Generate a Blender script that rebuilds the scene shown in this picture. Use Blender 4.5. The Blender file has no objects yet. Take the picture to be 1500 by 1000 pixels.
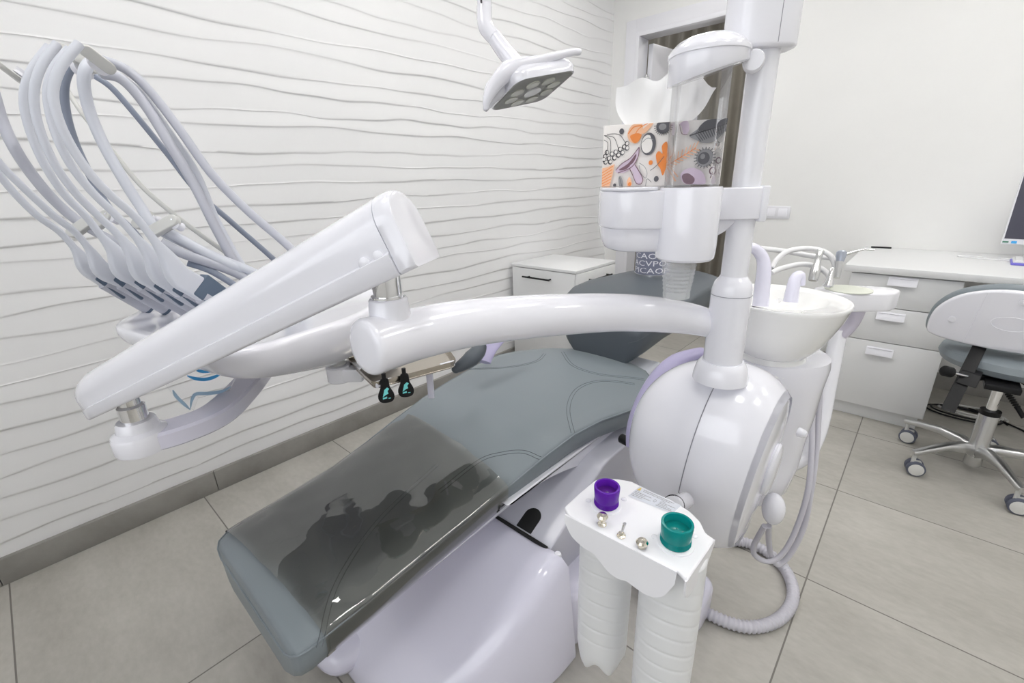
import bpy, bmesh, math, random
from mathutils import Vector, Matrix
random.seed(7)
S = bpy.context.scene
COL = S.collection
PI = math.pi
V = Vector

# ------------------------------------------------------------------ camera
F, CH = 667.0, 1.286
pitch, roll, yaw = [math.radians(a) for a in (19.4993, -1.6732, 42.5294)]
fw = V((-math.sin(yaw)*math.cos(pitch), math.cos(yaw)*math.cos(pitch), -math.sin(pitch)))
r0 = V((math.cos(yaw), math.sin(yaw), 0)); u0 = r0.cross(fw)
cr = math.cos(roll)*r0 + math.sin(roll)*u0
cu = -math.sin(roll)*r0 + math.cos(roll)*u0
CAM = V((0, 0, CH))
cam_d = bpy.data.cameras.new('camera'); cam = bpy.data.objects.new('camera', cam_d); COL.objects.link(cam)
m = Matrix((cr, cu, -fw)).transposed().to_4x4(); m.translation = CAM
cam.matrix_world = m
cam_d.sensor_width = 36.0; cam_d.lens = 36.0*F/1500.0; cam_d.clip_start = 0.02
S.camera = cam

def ray(px, py): return (px-750)/F*cr - (py-500)/F*cu + fw
def P(px, py, d): return CAM + ray(px, py)*d                     # point at distance d in front of the lens
def atZ(px, py, z): q = ray(px, py); return CAM + q*((z-CH)/q.z)
def atX(px, py, x): q = ray(px, py); return CAM + q*(x/q.x)
def atY(px, py, y): q = ray(px, py); return CAM + q*(y/q.y)
def onplane(px, py, p0, n): q = ray(px, py); return CAM + q*((p0-CAM).dot(n)/q.dot(n))
RG = V((math.cos(yaw), math.sin(yaw), 0)); FH = V((-math.sin(yaw), math.cos(yaw), 0)); UP = V((0, 0, 1))

# ------------------------------------------------------------------ materials
def srgb(r, g, b):
    f = lambda c: c/12.92 if c <= .04045 else ((c+.055)/1.055)**2.4
    return (f(r/255), f(g/255), f(b/255), 1)
MATS = {}
def mat(name, col, rough=.4, metal=0, coat=0, bump=None, spec=.5, trans=0, ior=1.45, emit=None, estr=0, sss=0, alpha=1):
    if name in MATS: return MATS[name]
    M = bpy.data.materials.new(name); M.use_nodes = True
    nt = M.node_tree; b = nt.nodes['Principled BSDF']
    if len(col) == 3: col = (*col, 1)
    b.inputs['Base Color'].default_value = col
    b.inputs['Roughness'].default_value = rough
    b.inputs['Metallic'].default_value = metal
    b.inputs['Coat Weight'].default_value = coat
    b.inputs['Coat Roughness'].default_value = .04
    b.inputs['Specular IOR Level'].default_value = spec
    b.inputs['Transmission Weight'].default_value = trans
    b.inputs['IOR'].default_value = ior
    b.inputs['Alpha'].default_value = alpha
    if sss:
        b.inputs['Subsurface Weight'].default_value = sss
        b.inputs['Subsurface Radius'].default_value = (.02, .02, .02)
    if emit:
        b.inputs['Emission Color'].default_value = emit; b.inputs['Emission Strength'].default_value = estr
    if bump:
        sc, st, dist = bump
        tc = nt.nodes.new('ShaderNodeTexCoord'); nz = nt.nodes.new('ShaderNodeTexNoise')
        nz.inputs['Scale'].default_value = sc; nz.inputs['Detail'].default_value = 4
        bp = nt.nodes.new('ShaderNodeBump'); bp.inputs['Strength'].default_value = st; bp.inputs['Distance'].default_value = dist
        nt.links.new(tc.outputs['Object'], nz.inputs['Vector']); nt.links.new(nz.outputs['Fac'], bp.inputs['Height'])
        nt.links.new(bp.outputs['Normal'], b.inputs['Normal'])
    MATS[name] = M; return M

def film_mat(name, col, rough=.04, facmul=1.0, facadd=.0):
    """thin clear sheet: tinted see-through plus a gloss that grows at grazing angles"""
    M = bpy.data.materials.new(name); M.use_nodes = True; nt = M.node_tree; nt.nodes.clear()
    out = nt.nodes.new('ShaderNodeOutputMaterial'); mix = nt.nodes.new('ShaderNodeMixShader')
    tr = nt.nodes.new('ShaderNodeBsdfTransparent'); tr.inputs[0].default_value = (*col, 1)
    gl = nt.nodes.new('ShaderNodeBsdfGlossy'); gl.inputs['Roughness'].default_value = rough
    fr = nt.nodes.new('ShaderNodeFresnel'); fr.inputs['IOR'].default_value = 1.45
    ma = nt.nodes.new('ShaderNodeMath'); ma.operation = 'MULTIPLY_ADD'; ma.inputs[1].default_value = facmul; ma.inputs[2].default_value = facadd
    ma.use_clamp = True
    nt.links.new(fr.outputs[0], ma.inputs[0]); nt.links.new(ma.outputs[0], mix.inputs[0])
    nt.links.new(tr.outputs[0], mix.inputs[1]); nt.links.new(gl.outputs[0], mix.inputs[2]); nt.links.new(mix.outputs[0], out.inputs[0])
    MATS[name] = M; return M

WHITE = mat('white_gloss_shell', (.77, .77, .82), .16, coat=.6)
WHITE2 = mat('white_lacquer', (.78, .78, .82), .25, coat=.3)
CERAM = mat('white_glazed_ceramic', (.84, .84, .83), .12, coat=.6)
LAV = mat('lavender_white_shell', (.70, .69, .80), .2, coat=.5)
LAVD = mat('lavender_plastic', (.40, .37, .55), .35)
BRACK = mat('white_powder_coat', (.82, .82, .85), .3)
FURN = mat('white_furniture_board', (.74, .745, .75), .38)
PAPER = mat('white_card', (.82, .82, .87), .6)
CHROME = mat('polished_chrome', (.85, .85, .86), .08, 1)
STEEL = mat('brushed_steel', (.62, .62, .62), .25, 1)
ALU = mat('cast_aluminium', (.62, .62, .62), .3, 1)
NICKEL = mat('nickel_plate', (.82, .77, .65), .15, 1)
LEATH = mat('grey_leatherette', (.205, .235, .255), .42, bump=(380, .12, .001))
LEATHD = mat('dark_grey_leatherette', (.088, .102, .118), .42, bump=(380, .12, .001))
THREAD = mat('stitch_thread', (.10, .115, .13), .7)
HOSE = mat('grey_silicone_hose', (.47, .48, .54), .42)
HOSED = mat('slate_silicone_hose', (.24, .27, .34), .42)
ARMG = mat('pale_grey_plastic', (.60, .62, .68), .38)
BEIGE = mat('warm_grey_plastic', (.58, .58, .56), .4)
SLATE = mat('slate_blue_plastic', (.09, .125, .18), .4)
BLACK = mat('black_plastic', (.010, .010, .011), .4, spec=.25)
DARK = mat('dark_cavity', (.006, .006, .006), .6)
HOSEW = mat('white_silicone_hose', (.78, .78, .79), .35)
HOSEC = mat('grey_pvc_hose', (.52, .51, .56), .4)
PET = mat('milky_bottle_plastic', (.77, .78, .79), .3, sss=.1)
LAMPF = mat('grey_lamp_face', (.26, .26, .245), .45)
LENS = mat('frosted_lens', (.52, .52, .47), .25)
LENSW = mat('clear_white_lens', (.74, .74, .76), .15)
TAUPE = mat('tray_metal', (.50, .46, .40), .22, 1)
SEAM = mat('shadow_gap', (.22, .22, .25), .7)
CYANINK = mat('sky_blue_ink', srgb(70, 165, 225), .5)
PALEINK = mat('pale_blue_ink', srgb(170, 200, 222), .5)
TEALINK = mat('teal_ink', srgb(120, 215, 215), .5)
INK = mat('black_ink', srgb(60, 58, 62), .7)
GREYINK = mat('grey_ink', srgb(150, 150, 152), .7)
ORANGE = mat('orange_ink', srgb(233, 140, 72), .7)
ORANGEL = mat('pale_orange_ink', srgb(240, 190, 155), .7)
MAUVE = mat('mauve_ink', srgb(120, 92, 104), .7)
LILAC = mat('lilac_ink', srgb(205, 188, 205), .7)
CARD = mat('cream_card', srgb(236, 232, 228), .6)
PURPLE = mat('purple_acrylic', (.16, .02, .50), .12, trans=.35, ior=1.3)
TEAL = mat('teal_acrylic', (.005, .33, .32), .12, trans=.35, ior=1.3)
PURPLED = mat('deep_purple_acrylic', (.09, .015, .22), .2)
TEALD = mat('deep_teal_acrylic', (.004, .20, .19), .2)
TISSUE = mat('tissue_paper', (.86, .86, .86), .9)
CLEAR = film_mat('clear_acrylic', (.985, .985, .99), .03, .55, .0)
CUPM = mat('milky_cup_plastic', (.82, .83, .84), .25, alpha=.30)
FILM = film_mat('glossy_pvc_film', (.87, .845, .80), .03, 1.7, .05)

def ramp_noise(name, c0, c1, scale, rough, bump=.0, detail=6, spec=.4):
    M = bpy.data.materials.new(name); M.use_nodes = True; nt = M.node_tree; b = nt.nodes['Principled BSDF']
    tc = nt.nodes.new('ShaderNodeTexCoord'); nz = nt.nodes.new('ShaderNodeTexNoise'); rp = nt.nodes.new('ShaderNodeValToRGB')
    nz.inputs['Scale'].default_value = scale; nz.inputs['Detail'].default_value = detail; nz.inputs['Roughness'].default_value = .65
    rp.color_ramp.elements[0].position = .3; rp.color_ramp.elements[1].position = .72
    rp.color_ramp.elements[0].color = (*c0, 1); rp.color_ramp.elements[1].color = (*c1, 1)
    nt.links.new(tc.outputs['Object'], nz.inputs[0]); nt.links.new(nz.outputs[0], rp.inputs[0]); nt.links.new(rp.outputs[0], b.inputs['Base Color'])
    b.inputs['Roughness'].default_value = rough; b.inputs['Specular IOR Level'].default_value = spec
    if bump:
        bp = nt.nodes.new('ShaderNodeBump'); bp.inputs['Strength'].default_value = bump; bp.inputs['Distance'].default_value = .002
        nt.links.new(nz.outputs[0], bp.inputs['Height']); nt.links.new(bp.outputs[0], b.inputs['Normal'])
    return M
SKIRT = ramp_noise('grey_stone_skirting', (.23, .22, .205), (.32, .31, .29), 5, .5)
CURT = ramp_noise('taupe_curtain', (.22, .20, .165), (.30, .275, .235), 2, .8)
BROWN = ramp_noise('brown_wall_paint', (.25, .20, .155), (.28, .225, .175), 2, .7)
WPAINT = ramp_noise('white_wall_paint', (.79, .79, .78), (.81, .81, .80), 3, .7)
WRELIEF = ramp_noise('white_relief_panel', (.80, .80, .805), (.82, .82, .825), 3, .6)

def tile_mat():
    M = bpy.data.materials.new('grey_stone_tiles'); M.use_nodes = True; nt = M.node_tree; b = nt.nodes['Principled BSDF']
    N = nt.nodes.new; L = nt.links.new
    tc = N('ShaderNodeTexCoord'); sx = N('ShaderNodeSeparateXYZ'); L(tc.outputs['Object'], sx.inputs[0])
    def mth(op, a, bb, c=None):
        n = N('ShaderNodeMath'); n.operation = op
        for i, v in enumerate((a, bb, c)):
            if v is None: continue
            if isinstance(v, (int, float)): n.inputs[i].default_value = v
            else: L(v, n.inputs[i])
        return n.outputs[0]
    TX, TY, x0, y0, G = 1.198, .602, -.077, 1.511, .0022
    gx = mth('DIVIDE', mth('SUBTRACT', sx.outputs[0], x0), TX); gy = mth('DIVIDE', mth('SUBTRACT', sx.outputs[1], y0), TY)
    def edge(g, t):
        fr = mth('FRACT', g, 0); d = mth('MINIMUM', fr, mth('SUBTRACT', 1, fr)); return mth('MULTIPLY', d, t)
    d = mth('MINIMUM', edge(gx, TX), edge(gy, TY))
    gm = mth('LESS_THAN', d, G)
    cell = N('ShaderNodeCombineXYZ'); L(mth('FLOOR', gx, 0), cell.inputs[0]); L(mth('FLOOR', gy, 0), cell.inputs[1])
    wn = N('ShaderNodeTexWhiteNoise'); L(cell.outputs[0], wn.inputs[0])
    nz = N('ShaderNodeTexNoise'); nz.inputs['Scale'].default_value = 2.6; nz.inputs['Detail'].default_value = 9; nz.inputs['Roughness'].default_value = .68
    mp = N('ShaderNodeMapping'); mp.inputs['Scale'].default_value = (.8, 1.6, 1); L(tc.outputs['Object'], mp.inputs[0])
    ad = N('ShaderNodeVectorMath'); ad.operation = 'MULTIPLY_ADD'; L(wn.outputs['Color'], ad.inputs[0]); ad.inputs[1].default_value = (9, 9, 9); L(mp.outputs[0], ad.inputs[2])
    L(ad.outputs[0], nz.inputs[0])
    n2 = N('ShaderNodeTexNoise'); n2.inputs['Scale'].default_value = 38; n2.inputs['Detail'].default_value = 5; L(ad.outputs[0], n2.inputs[0])
    v = mth('ADD', mth('MULTIPLY', nz.outputs[0], .75), mth('MULTIPLY', n2.outputs[0], .25))
    rp = N('ShaderNodeValToRGB'); rp.color_ramp.elements[0].position = .28; rp.color_ramp.elements[1].position = .72
    rp.color_ramp.elements[0].color = (.33, .315, .28, 1); rp.color_ramp.elements[1].color = (.50, .483, .445, 1)
    L(v, rp.inputs[0])
    mx = N('ShaderNodeMix'); mx.data_type = 'RGBA'; L(gm, mx.inputs[0]); L(rp.outputs[0], mx.inputs[6]); mx.inputs[7].default_value = (.16, .15, .135, 1)
    L(mx.outputs[2], b.inputs['Base Color']); b.inputs['Roughness'].default_value = .42; b.inputs['Specular IOR Level'].default_value = .4
    bp = N('ShaderNodeBump'); bp.inputs['Strength'].default_value = .4; bp.inputs['Distance'].default_value = .002
    L(mth('SUBTRACT', mth('MULTIPLY', n2.outputs[0], .3), gm), bp.inputs['Height']); L(bp.outputs[0], b.inputs['Normal'])
    return M
TILE = tile_mat()

# ------------------------------------------------------------------ mesh helpers
class MB:
    def __init__(s): s.v, s.f, s.mi, s.cur = [], [], [], 0
    def add(s, vs, fs):
        b = len(s.v); s.v += [V(x) for x in vs]; s.f += [tuple(b+i for i in f) for f in fs]; s.mi += [s.cur]*len(fs); return s
    def slot(s, i): s.cur = i; return s
    def loft(s, rings, cap0=True, cap1=True, closed=True):
        n = len(rings[0]); vs = [p for r in rings for p in r]; fs = []
        for i in range(len(rings)-1):
            for j in range(n if closed else n-1):
                k = (j+1) % n; fs.append((i*n+j, i*n+k, (i+1)*n+k, (i+1)*n+j))
        if cap0: fs.append(tuple(reversed(range(n))))
        if cap1: b = (len(rings)-1)*n; fs.append(tuple(range(b, b+n)))
        return s.add(vs, fs)
    def tube(s, pts, rad, n=14, cap=True, flat=1.0, upv=None, round_end=False):
        pts = [V(p) for p in pts]; N = len(pts)
        R = rad if isinstance(rad, (list, tuple)) else [rad]*N
        if len(R) != N:
            RR = R; R = []
            for i in range(N):
                t = i/(N-1)*(len(RR)-1); a = min(int(t), len(RR)-2); R.append(RR[a]+(RR[a+1]-RR[a])*(t-a))
        tan = []
        for i in range(N):
            a = pts[max(i-1, 0)]; b = pts[min(i+1, N-1)]; t = (b-a)
            tan.append(t.normalized() if t.length > 1e-9 else V((0, 0, 1)))
        ref = V(upv) if upv is not None else (V((0, 0, 1)) if abs(tan[0].z) < .9 else V((1, 0, 0)))
        rings = []; nrm = (ref - tan[0]*ref.dot(tan[0])).normalized()
        for i in range(N):
            nrm = (nrm - tan[i]*nrm.dot(tan[i])); nrm = nrm.normalized() if nrm.length > 1e-6 else tan[i].orthogonal().normalized()
            bi = tan[i].cross(nrm)
            rings.append([pts[i] + (nrm*math.cos(2*PI*k/n)*flat + bi*math.sin(2*PI*k/n))*R[i] for k in range(n)])
        if round_end:
            def endcap(c, t, ring):
                return [[c + (p-c)*math.cos(a) + t*((p-c).length)*math.sin(a) for p in ring] for a in (.35, .7, 1.05, 1.35)]
            rings = list(reversed(endcap(pts[0], -tan[0], rings[0]))) + rings + endcap(pts[-1], tan[-1], rings[-1])
        return s.loft(rings, cap, cap)
    def lathe(s, prof, o, ax=(0, 0, 1), n=32, sx=1, sy=1, xdir=None):
        o = V(o); ax = V(ax).normalized(); x = V(xdir) if xdir is not None else ax.orthogonal()
        x = (x-ax*x.dot(ax)).normalized(); y = ax.cross(x)
        rings = [[o+ax*z+(x*math.cos(2*PI*k/n)*sx+y*math.sin(2*PI*k/n)*sy)*max(r, 1e-5) for k in range(n)] for r, z in prof]
        return s.loft(rings)
    def ell(s, c, fx, fy, fz, n=32, m=18, e1=1.0, e2=1.0):
        """(super)ellipsoid with half-axis vectors"""
        c = V(c); fx, fy, fz = V(fx), V(fy), V(fz)
        sg = lambda q, e: math.copysign(abs(q)**e, q)
        rings = []
        for i in range(m+1):
            t = -PI/2+PI*i/m; ct, st = sg(math.cos(t), e1), sg(math.sin(t), e1)
            if i in (0, m): ct = .002
            rings.append([c+fx*ct*sg(math.cos(2*PI*k/n), e2)+fy*ct*sg(math.sin(2*PI*k/n), e2)+fz*st for k in range(n)])
        return s.loft(rings)
    def box(s, c, hx, hy, hz, X=(1, 0, 0), Y=(0, 1, 0), Z=(0, 0, 1), r=.003):
        c = V(c); X, Y, Z = V(X).normalized(), V(Y).normalized(), V(Z).normalized()
        r = min(r, hx*.9, hy*.9, hz*.9)
        def ring(ix, iy, z): 
            out = []
            for sx, sy, a0 in ((1, 1, 0), (-1, 1, PI/2), (-1, -1, PI), (1, -1, 1.5*PI)):
                for k in range(4):
                    a = a0+k*PI/6; out.append(c+X*(sx*(hx-r)+math.cos(a)*(r-ix))+Y*(sy*(hy-r)+math.sin(a)*(r-ix))+Z*z)
            return out
        rings = []
        for a in (0, PI/4, PI/2): rings.append(ring(r*(1-math.sin(a)), 0, -hz+r*(1-math.cos(a))))
        for a in (PI/2, PI/4, 0): rings.append(ring(r*(1-math.sin(a)), 0, hz-r*(1-math.cos(a))))
        return s.loft(rings)
    def prism(s, poly, o, X, Y, Z, z0, z1, r=.004, k=3):
        """extruded outline (u,v) in frame o,X,Y along Z, edges rounded by r"""
        o, X, Y, Z = V(o), V(X), V(Y), V(Z); n = len(poly)
        area = sum(poly[i][0]*poly[(i+1) % n][1]-poly[(i+1) % n][0]*poly[i][1] for i in range(n))
        if area < 0: poly = list(reversed(poly))
        nr = []
        for i in range(n):
            a, b, c = poly[i-1], poly[i], poly[(i+1) % n]
            d1 = V((b[0]-a[0], b[1]-a[1])); d2 = V((c[0]-b[0], c[1]-b[1]))
            d1 = d1.normalized() if d1.length > 1e-9 else V((1, 0)); d2 = d2.normalized() if d2.length > 1e-9 else d1
            q = V((d1.y+d2.y, -d1.x-d2.x)); q = q.normalized() if q.length > 1e-6 else V((d1.y, -d1.x)); nr.append(q)
        def ring(ins, z): return [o+X*(p[0]-q.x*ins)+Y*(p[1]-q.y*ins)+Z*z for p, q in zip(poly, nr)]
        sg = 1 if z1 > z0 else -1; rings = []
        for i in range(k+1): a = i/k*PI/2; rings.append(ring(r*(1-math.sin(a)), z0+sg*r*(1-math.cos(a))))
        for i in range(k+1): a = PI/2-i/k*PI/2; rings.append(ring(r*(1-math.sin(a)), z1-sg*r*(1-math.cos(a))))
        return s.loft(rings)
    def poly(s, pts): return s.add(pts, [tuple(range(len(pts)))])

def spline(pts, n=8, closed=False):
    pts = [V(p) for p in pts]; N = len(pts); out = []
    rng = N if closed else N-1
    for i in range(rng):
        g = lambda k: pts[k % N] if closed else pts[max(0, min(N-1, k))]
        p0, p1, p2, p3 = g(i-1), g(i), g(i+1), g(i+2)
        for j in range(n):
            t = j/n
            out.append(.5*((2*p1)+(p2-p0)*t+(2*p0-5*p1+4*p2-p3)*t*t+(3*p1-p0-3*p2+p3)*t**3))
    if not closed: out.append(pts[-1])
    return out
def spl2(pts, n=6, closed=True): return [(p.x, p.y) for p in spline([V((a, b, 0)) for a, b in pts], n, closed)]
def rrect(w, h, r, k=5, cx=0, cy=0):
    out = []
    for sx, sy, a0 in ((1, 1, 0), (-1, 1, PI/2), (-1, -1, PI), (1, -1, 1.5*PI)):
        for i in range(k+1):
            a = a0+i*PI/2/k; out.append((cx+sx*(w/2-r)+r*math.cos(a), cy+sy*(h/2-r)+r*math.sin(a)))
    return out
def round_poly(pts, r, k=5):
    out = []; n = len(pts)
    for i in range(n):
        a, b, c = V(pts[i-1]), V(pts[i]), V(pts[(i+1) % n])
        rr = r[i] if isinstance(r, (list, tuple)) else r
        d1, d2 = (a-b), (c-b); l = min(rr, d1.length*.45, d2.length*.45)
        p, q = b+d1.normalized()*l, b+d2.normalized()*l
        for j in range(k+1):
            t = j/k; w = (1-t)**2*p+2*t*(1-t)*b+t*t*q; out.append(tuple(w))
    return out

OFF = {}
def thing(name, label, cat, loc, group=None):
    o = bpy.data.objects.new(name, None); COL.objects.link(o); o.location = V(loc); o.empty_display_size = .05
    o['label'] = label; o['category'] = cat
    if group: o['group'] = group
    OFF[o.name] = V(loc); return o
def ob(name, mb, mats, parent=None, origin=None, label=None, cat=None, group=None, kind=None, angle=38, smooth=True):
    off = OFF[parent.name] if parent else V(origin if origin is not None else (0, 0, 0))
    me = bpy.data.meshes.new(name); me.from_pydata([tuple(v-off) for v in mb.v], [], mb.f)
    for M in (mats if isinstance(mats, (list, tuple)) else [mats]): me.materials.append(M)
    for p, i in zip(me.polygons, mb.mi): p.material_index = i
    bm = bmesh.new(); bm.from_mesh(me); bmesh.ops.recalc_face_normals(bm, faces=bm.faces); bm.to_mesh(me); bm.free()
    if smooth:
        me.polygons.foreach_set('use_smooth', [True]*len(me.polygons)); me.set_sharp_from_angle(angle=math.radians(angle))
    me.update()
    o = bpy.data.objects.new(name, me); COL.objects.link(o)
    if parent: o.parent = parent
    else: o.location = off
    OFF[o.name] = off
    if label: o['label'] = label
    if cat: o['category'] = cat
    if group: o['group'] = group
    if kind: o['kind'] = kind
    return o
def struct(name, mb, M, angle=38): return ob(name, mb, M, kind='structure', angle=angle)
def cube(mb, a, b):
    a, b = V(a), V(b); c = (a+b)/2; h = (b-a)/2
    return mb.box(c, abs(h.x), abs(h.y), abs(h.z), r=.0015)
def quadbox(mb, x0, x1, y0, y1, z0, z1):
    vs = [(x, y, z) for z in (z0, z1) for x, y in ((x0, y0), (x1, y0), (x1, y1), (x0, y1))]
    return mb.add(vs, [(3, 2, 1, 0), (4, 5, 6, 7), (0, 1, 5, 4), (1, 2, 6, 5), (2, 3, 7, 6), (3, 0, 4, 7)])
def text_mb(mb, s, size, fn, depth=0):
    cu_ = bpy.data.curves.new('t', 'FONT'); cu_.body = s; cu_.size = size; cu_.align_x = 'LEFT'; cu_.resolution_u = 2
    o = bpy.data.objects.new('t', cu_); COL.objects.link(o)
    dg = bpy.context.evaluated_depsgraph_get(); me = o.evaluated_get(dg).to_mesh()
    vs = [fn(v.co.x, v.co.y) for v in me.vertices]; fs = [tuple(p.vertices) for p in me.polygons]
    mb.add(vs, fs); o.evaluated_get(dg).to_mesh_clear()
    bpy.data.objects.remove(o); bpy.data.curves.remove(cu_)

# ================================================================== SETTING
XL, YB, XR, YF, ZC = -2.165, 3.65, 1.9, -1.7, 2.85
struct('floor', quadbox(MB(), XL-.15, XR+.15, YF-.15, 6.2, -.12, 0), TILE)
struct('ceiling', quadbox(MB(), XL-.15, XR+.15, YF-.15, 6.2, ZC, ZC+.1), WPAINT)
# left wall: relief panel of wavy ledges
def wall_left():
    mb = MB(); quadbox(mb, XL-.15, XL-.02, YF-.15, YB+.15, 0, ZC)
    ny = 270; lev = []
    z = .085; i = 0
    rnd = random.Random(3)
    ph = []
    while z < ZC+.1:
        lev.append(z); ph.append([(rnd.uniform(0, 6.28), rnd.uniform(1.5, 2.6), rnd.uniform(.004, .010)), (rnd.uniform(0, 6.28), rnd.uniform(5, 9), rnd.uniform(.004, .010)), (rnd.uniform(0, 6.28), rnd.uniform(13, 22), rnd.uniform(.001, .0032))]); z += rnd.uniform(.062, .088)
    prof = [(.0, .0), (.08, .0002), (.22, .0009), (.40, .0026), (.58, .0048), (.74, .0067), (.86, .0078), (.93, .0076), (.965, .0052), (.99, .0016)]
    rows = []
    def zz(i, y): return lev[i] + sum(a*math.sin(p+f*y) for p, f, a in ph[i]) 
    for i in range(len(lev)-1):
        for t, d in prof:
            row = []
            for j in range(ny+1):
                y = YF+(YB-YF)*j/ny
                amp = .75+.3*math.sin(ph[i][0][0]*3+y*1.7)+.2*math.sin(ph[i][1][0]+y*4.1)
                # ledges face down: widest at the lower edge
                a, b = zz(i, y), zz(i+1, y)
                row.append(V((XL-.012+(.0080-d)*amp*.44, y, a+(b-a)*t)))
            rows.append(row)
    vs = [p for r in rows for p in r]; n = ny+1; fs = []
    for i in range(len(rows)-1):
        for j in range(ny): fs.append((i*n+j, i*n+j+1, (i+1)*n+j+1, (i+1)*n+j))
    mb.add(vs, fs); return mb
struct('wall_left', wall_left(), WRELIEF, 70)
bl = MB()
y = YF; edges = [-2.1, -.31, .365, 1.57, 2.77, YB]
for a, b in zip(edges[:-1], edges[1:]):
    if b > YF: cube(bl, (XL-.015, max(a, YF)+.0012, 0), (XL+.008, b-.0012, .10))
struct('baseboard_left', bl, SKIRT)
# back wall with doorway
DX0, DX1, DZ = -1.97, -1.06, 2.31
wb = MB(); quadbox(wb, XL-.15, DX0, YB, YB+.12, 0, ZC); quadbox(wb, DX1, XR+.15, YB, YB+.12, 0, ZC); quadbox(wb, DX0, DX1, YB, YB+.12, DZ, ZC)
struct('wall_back', wb, WPAINT)
fr = MB()
cube(fr, (DX0-.085, YB-.014, 0), (DX0-.0, YB+.0, DZ+.085)); cube(fr, (DX1, YB-.014, 0), (DX1+.085, YB, DZ+.085)); cube(fr, (DX0, YB-.014, DZ), (DX1, YB, DZ+.085))
cube(fr, (DX0-.0, YB-.02, 0), (DX0+.03, YB+.13, DZ)); cube(fr, (DX1-.03, YB-.02, 0), (DX1, YB+.13, DZ)); cube(fr, (DX0+.03, YB-.02, DZ-.03), (DX1-.03, YB+.13, DZ))
struct('trim_1', fr, WHITE2)
# the door leaf, swung into the next room
ld = V((math.cos(math.radians(84)), math.sin(math.radians(84)), 0)); ln = V((-ld.y, ld.x, 0))
hp = V((DX0+.055, YB+.13, 0)); dm = MB()
dm.box(hp+ld*.40+UP*(DZ/2-.02), .40, .02, DZ/2-.04, ld, ln, UP, .003)
dl = ob('door_1', dm, WHITE2, kind='structure')
hg = MB()
for hz in (2.0, 1.1, .25):
    hg.tube([V((DX0+.036, YB+.115, hz-.045)), V((DX0+.036, YB+.115, hz+.045))], .008, 10); hg.box(V((DX0+.045, YB+.115, hz)), .014, .004, .04)
ob('hinge', hg, STEEL, dl)
# next room seen through the doorway
quad = MB(); quadbox(quad, -3.6, -3.5, YB+.12, 6.2, 0, ZC); quadbox(quad, .2, .3, YB+.12, 6.2, 0, ZC); quadbox(quad, -3.6, .3, 6.1, 6.2, 0, ZC)
struct('wall_next_room', quad, BROWN)
cm = MB(); ring0, ring1 = [], []
for k in range(260):
    t = k/259; x = -3.0+t*2.6; y = 5.35+.035*math.sin(t*118)+.015*math.sin(t*47+1)
    ring0.append(V((x, y, .02))); ring1.append(V((x, y+.004*math.sin(t*60), 2.8)))
cm.loft([ring0, ring1], False, False, False)
cm2 = MB(); cm2.loft([[p+V((0, .004, 0)) for p in ring0], [p+V((0, .004, 0)) for p in ring1]], False, False, False); cm.add(cm2.v, cm2.f)
ob('curtain', cm, CURT, origin=(-1.7, 5.35, 0), label='taupe pleated curtain hanging beyond the open doorway', cat='curtain')
# other walls and the window behind the photographer
wr = MB(); quadbox(wr, XR, XR+.15, YF-.15, YB+.12, 0, ZC); struct('wall_right', wr, WPAINT)
WX0, WX1, WZ0, WZ1 = -1.5, 1.3, .95, 2.45
wf = MB(); quadbox(wf, XL-.15, WX0, YF-.15, YF, 0, ZC); quadbox(wf, WX1, XR+.15, YF-.15, YF, 0, ZC)
quadbox(wf, WX0, WX1, YF-.15, YF, 0, WZ0); quadbox(wf, WX0, WX1, YF-.15, YF, WZ1, ZC); struct('wall_front', wf, WPAINT)
wn = MB()
for x in (WX0, -.10, WX1): cube(wn, (x-.03, YF-.10, WZ0), (x+.03, YF-.04, WZ1))
for z in (WZ0, WZ1): cube(wn, (WX0, YF-.10, z-.03), (WX1, YF-.04, z+.03))
struct('window_1', wn, WHITE2)
pane = MB(); quadbox(pane, WX0, WX1, YF-.074, YF-.070, WZ0, WZ1); ob('pane', pane, CLEAR, bpy.data.objects['window_1'])
bb = MB(); cube(bb, (.17, YB-.01, 0), (XR, YB, .10)); cube(bb, (DX1+.09, YB-.01, 0), (-.30, YB, .10)); struct('baseboard_back', bb, SKIRT)

# ================================================================== LIGHT
wd = bpy.data.worlds.new('world'); S.world = wd; wd.use_nodes = True
wd.node_tree.nodes['Background'].inputs[0].default_value = (.93, .96, 1, 1); wd.node_tree.nodes['Background'].inputs[1].default_value = 1.0
PANEL = mat('led_panel', (.9, .9, .9), .5, emit=(1, .985, .96, 1), estr=13.0)
for k, (x, y) in enumerate([(-1.3, .1), (-1.3, 1.4), (-1.3, 2.7), (.2, .1), (.2, 1.4), (.2, 2.7), (1.4, .8), (1.4, 2.2), (-1.3, 4.6)]):  # last panel: unseen, added in the next room to light the curtain
    t = thing('ceiling_light', 'unseen square white LED panel set in the ceiling', 'ceiling light', (x, y, ZC), 'square ceiling panels')
    a = MB()
    for s in (-1, 1): a.box(V((x+s*.23, y, ZC-.012)), .006, .236, .012); a.box(V((x, y+s*.23, ZC-.012)), .224, .006, .012)
    ob('frame', a, WHITE2, t); a = MB(); quadbox(a, x-.224, x+.224, y-.224, y+.224, ZC-.012, ZC-.006); ob('diffuser', a, PANEL, t)
ld_ = bpy.data.lights.new('window_daylight', 'AREA'); ld_.shape = 'RECTANGLE'; ld_.size = WX1-WX0; ld_.size_y = WZ1-WZ0; ld_.energy = 22; ld_.color = (.95, .97, 1)
lo = bpy.data.objects.new('window_daylight', ld_); COL.objects.link(lo); lo.location = ((WX0+WX1)/2, YF-.25, (WZ0+WZ1)/2+.1); lo.rotation_euler = (math.radians(90), 0, 0)
lo.rotation_euler = (math.radians(85), 0, 0)

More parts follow.
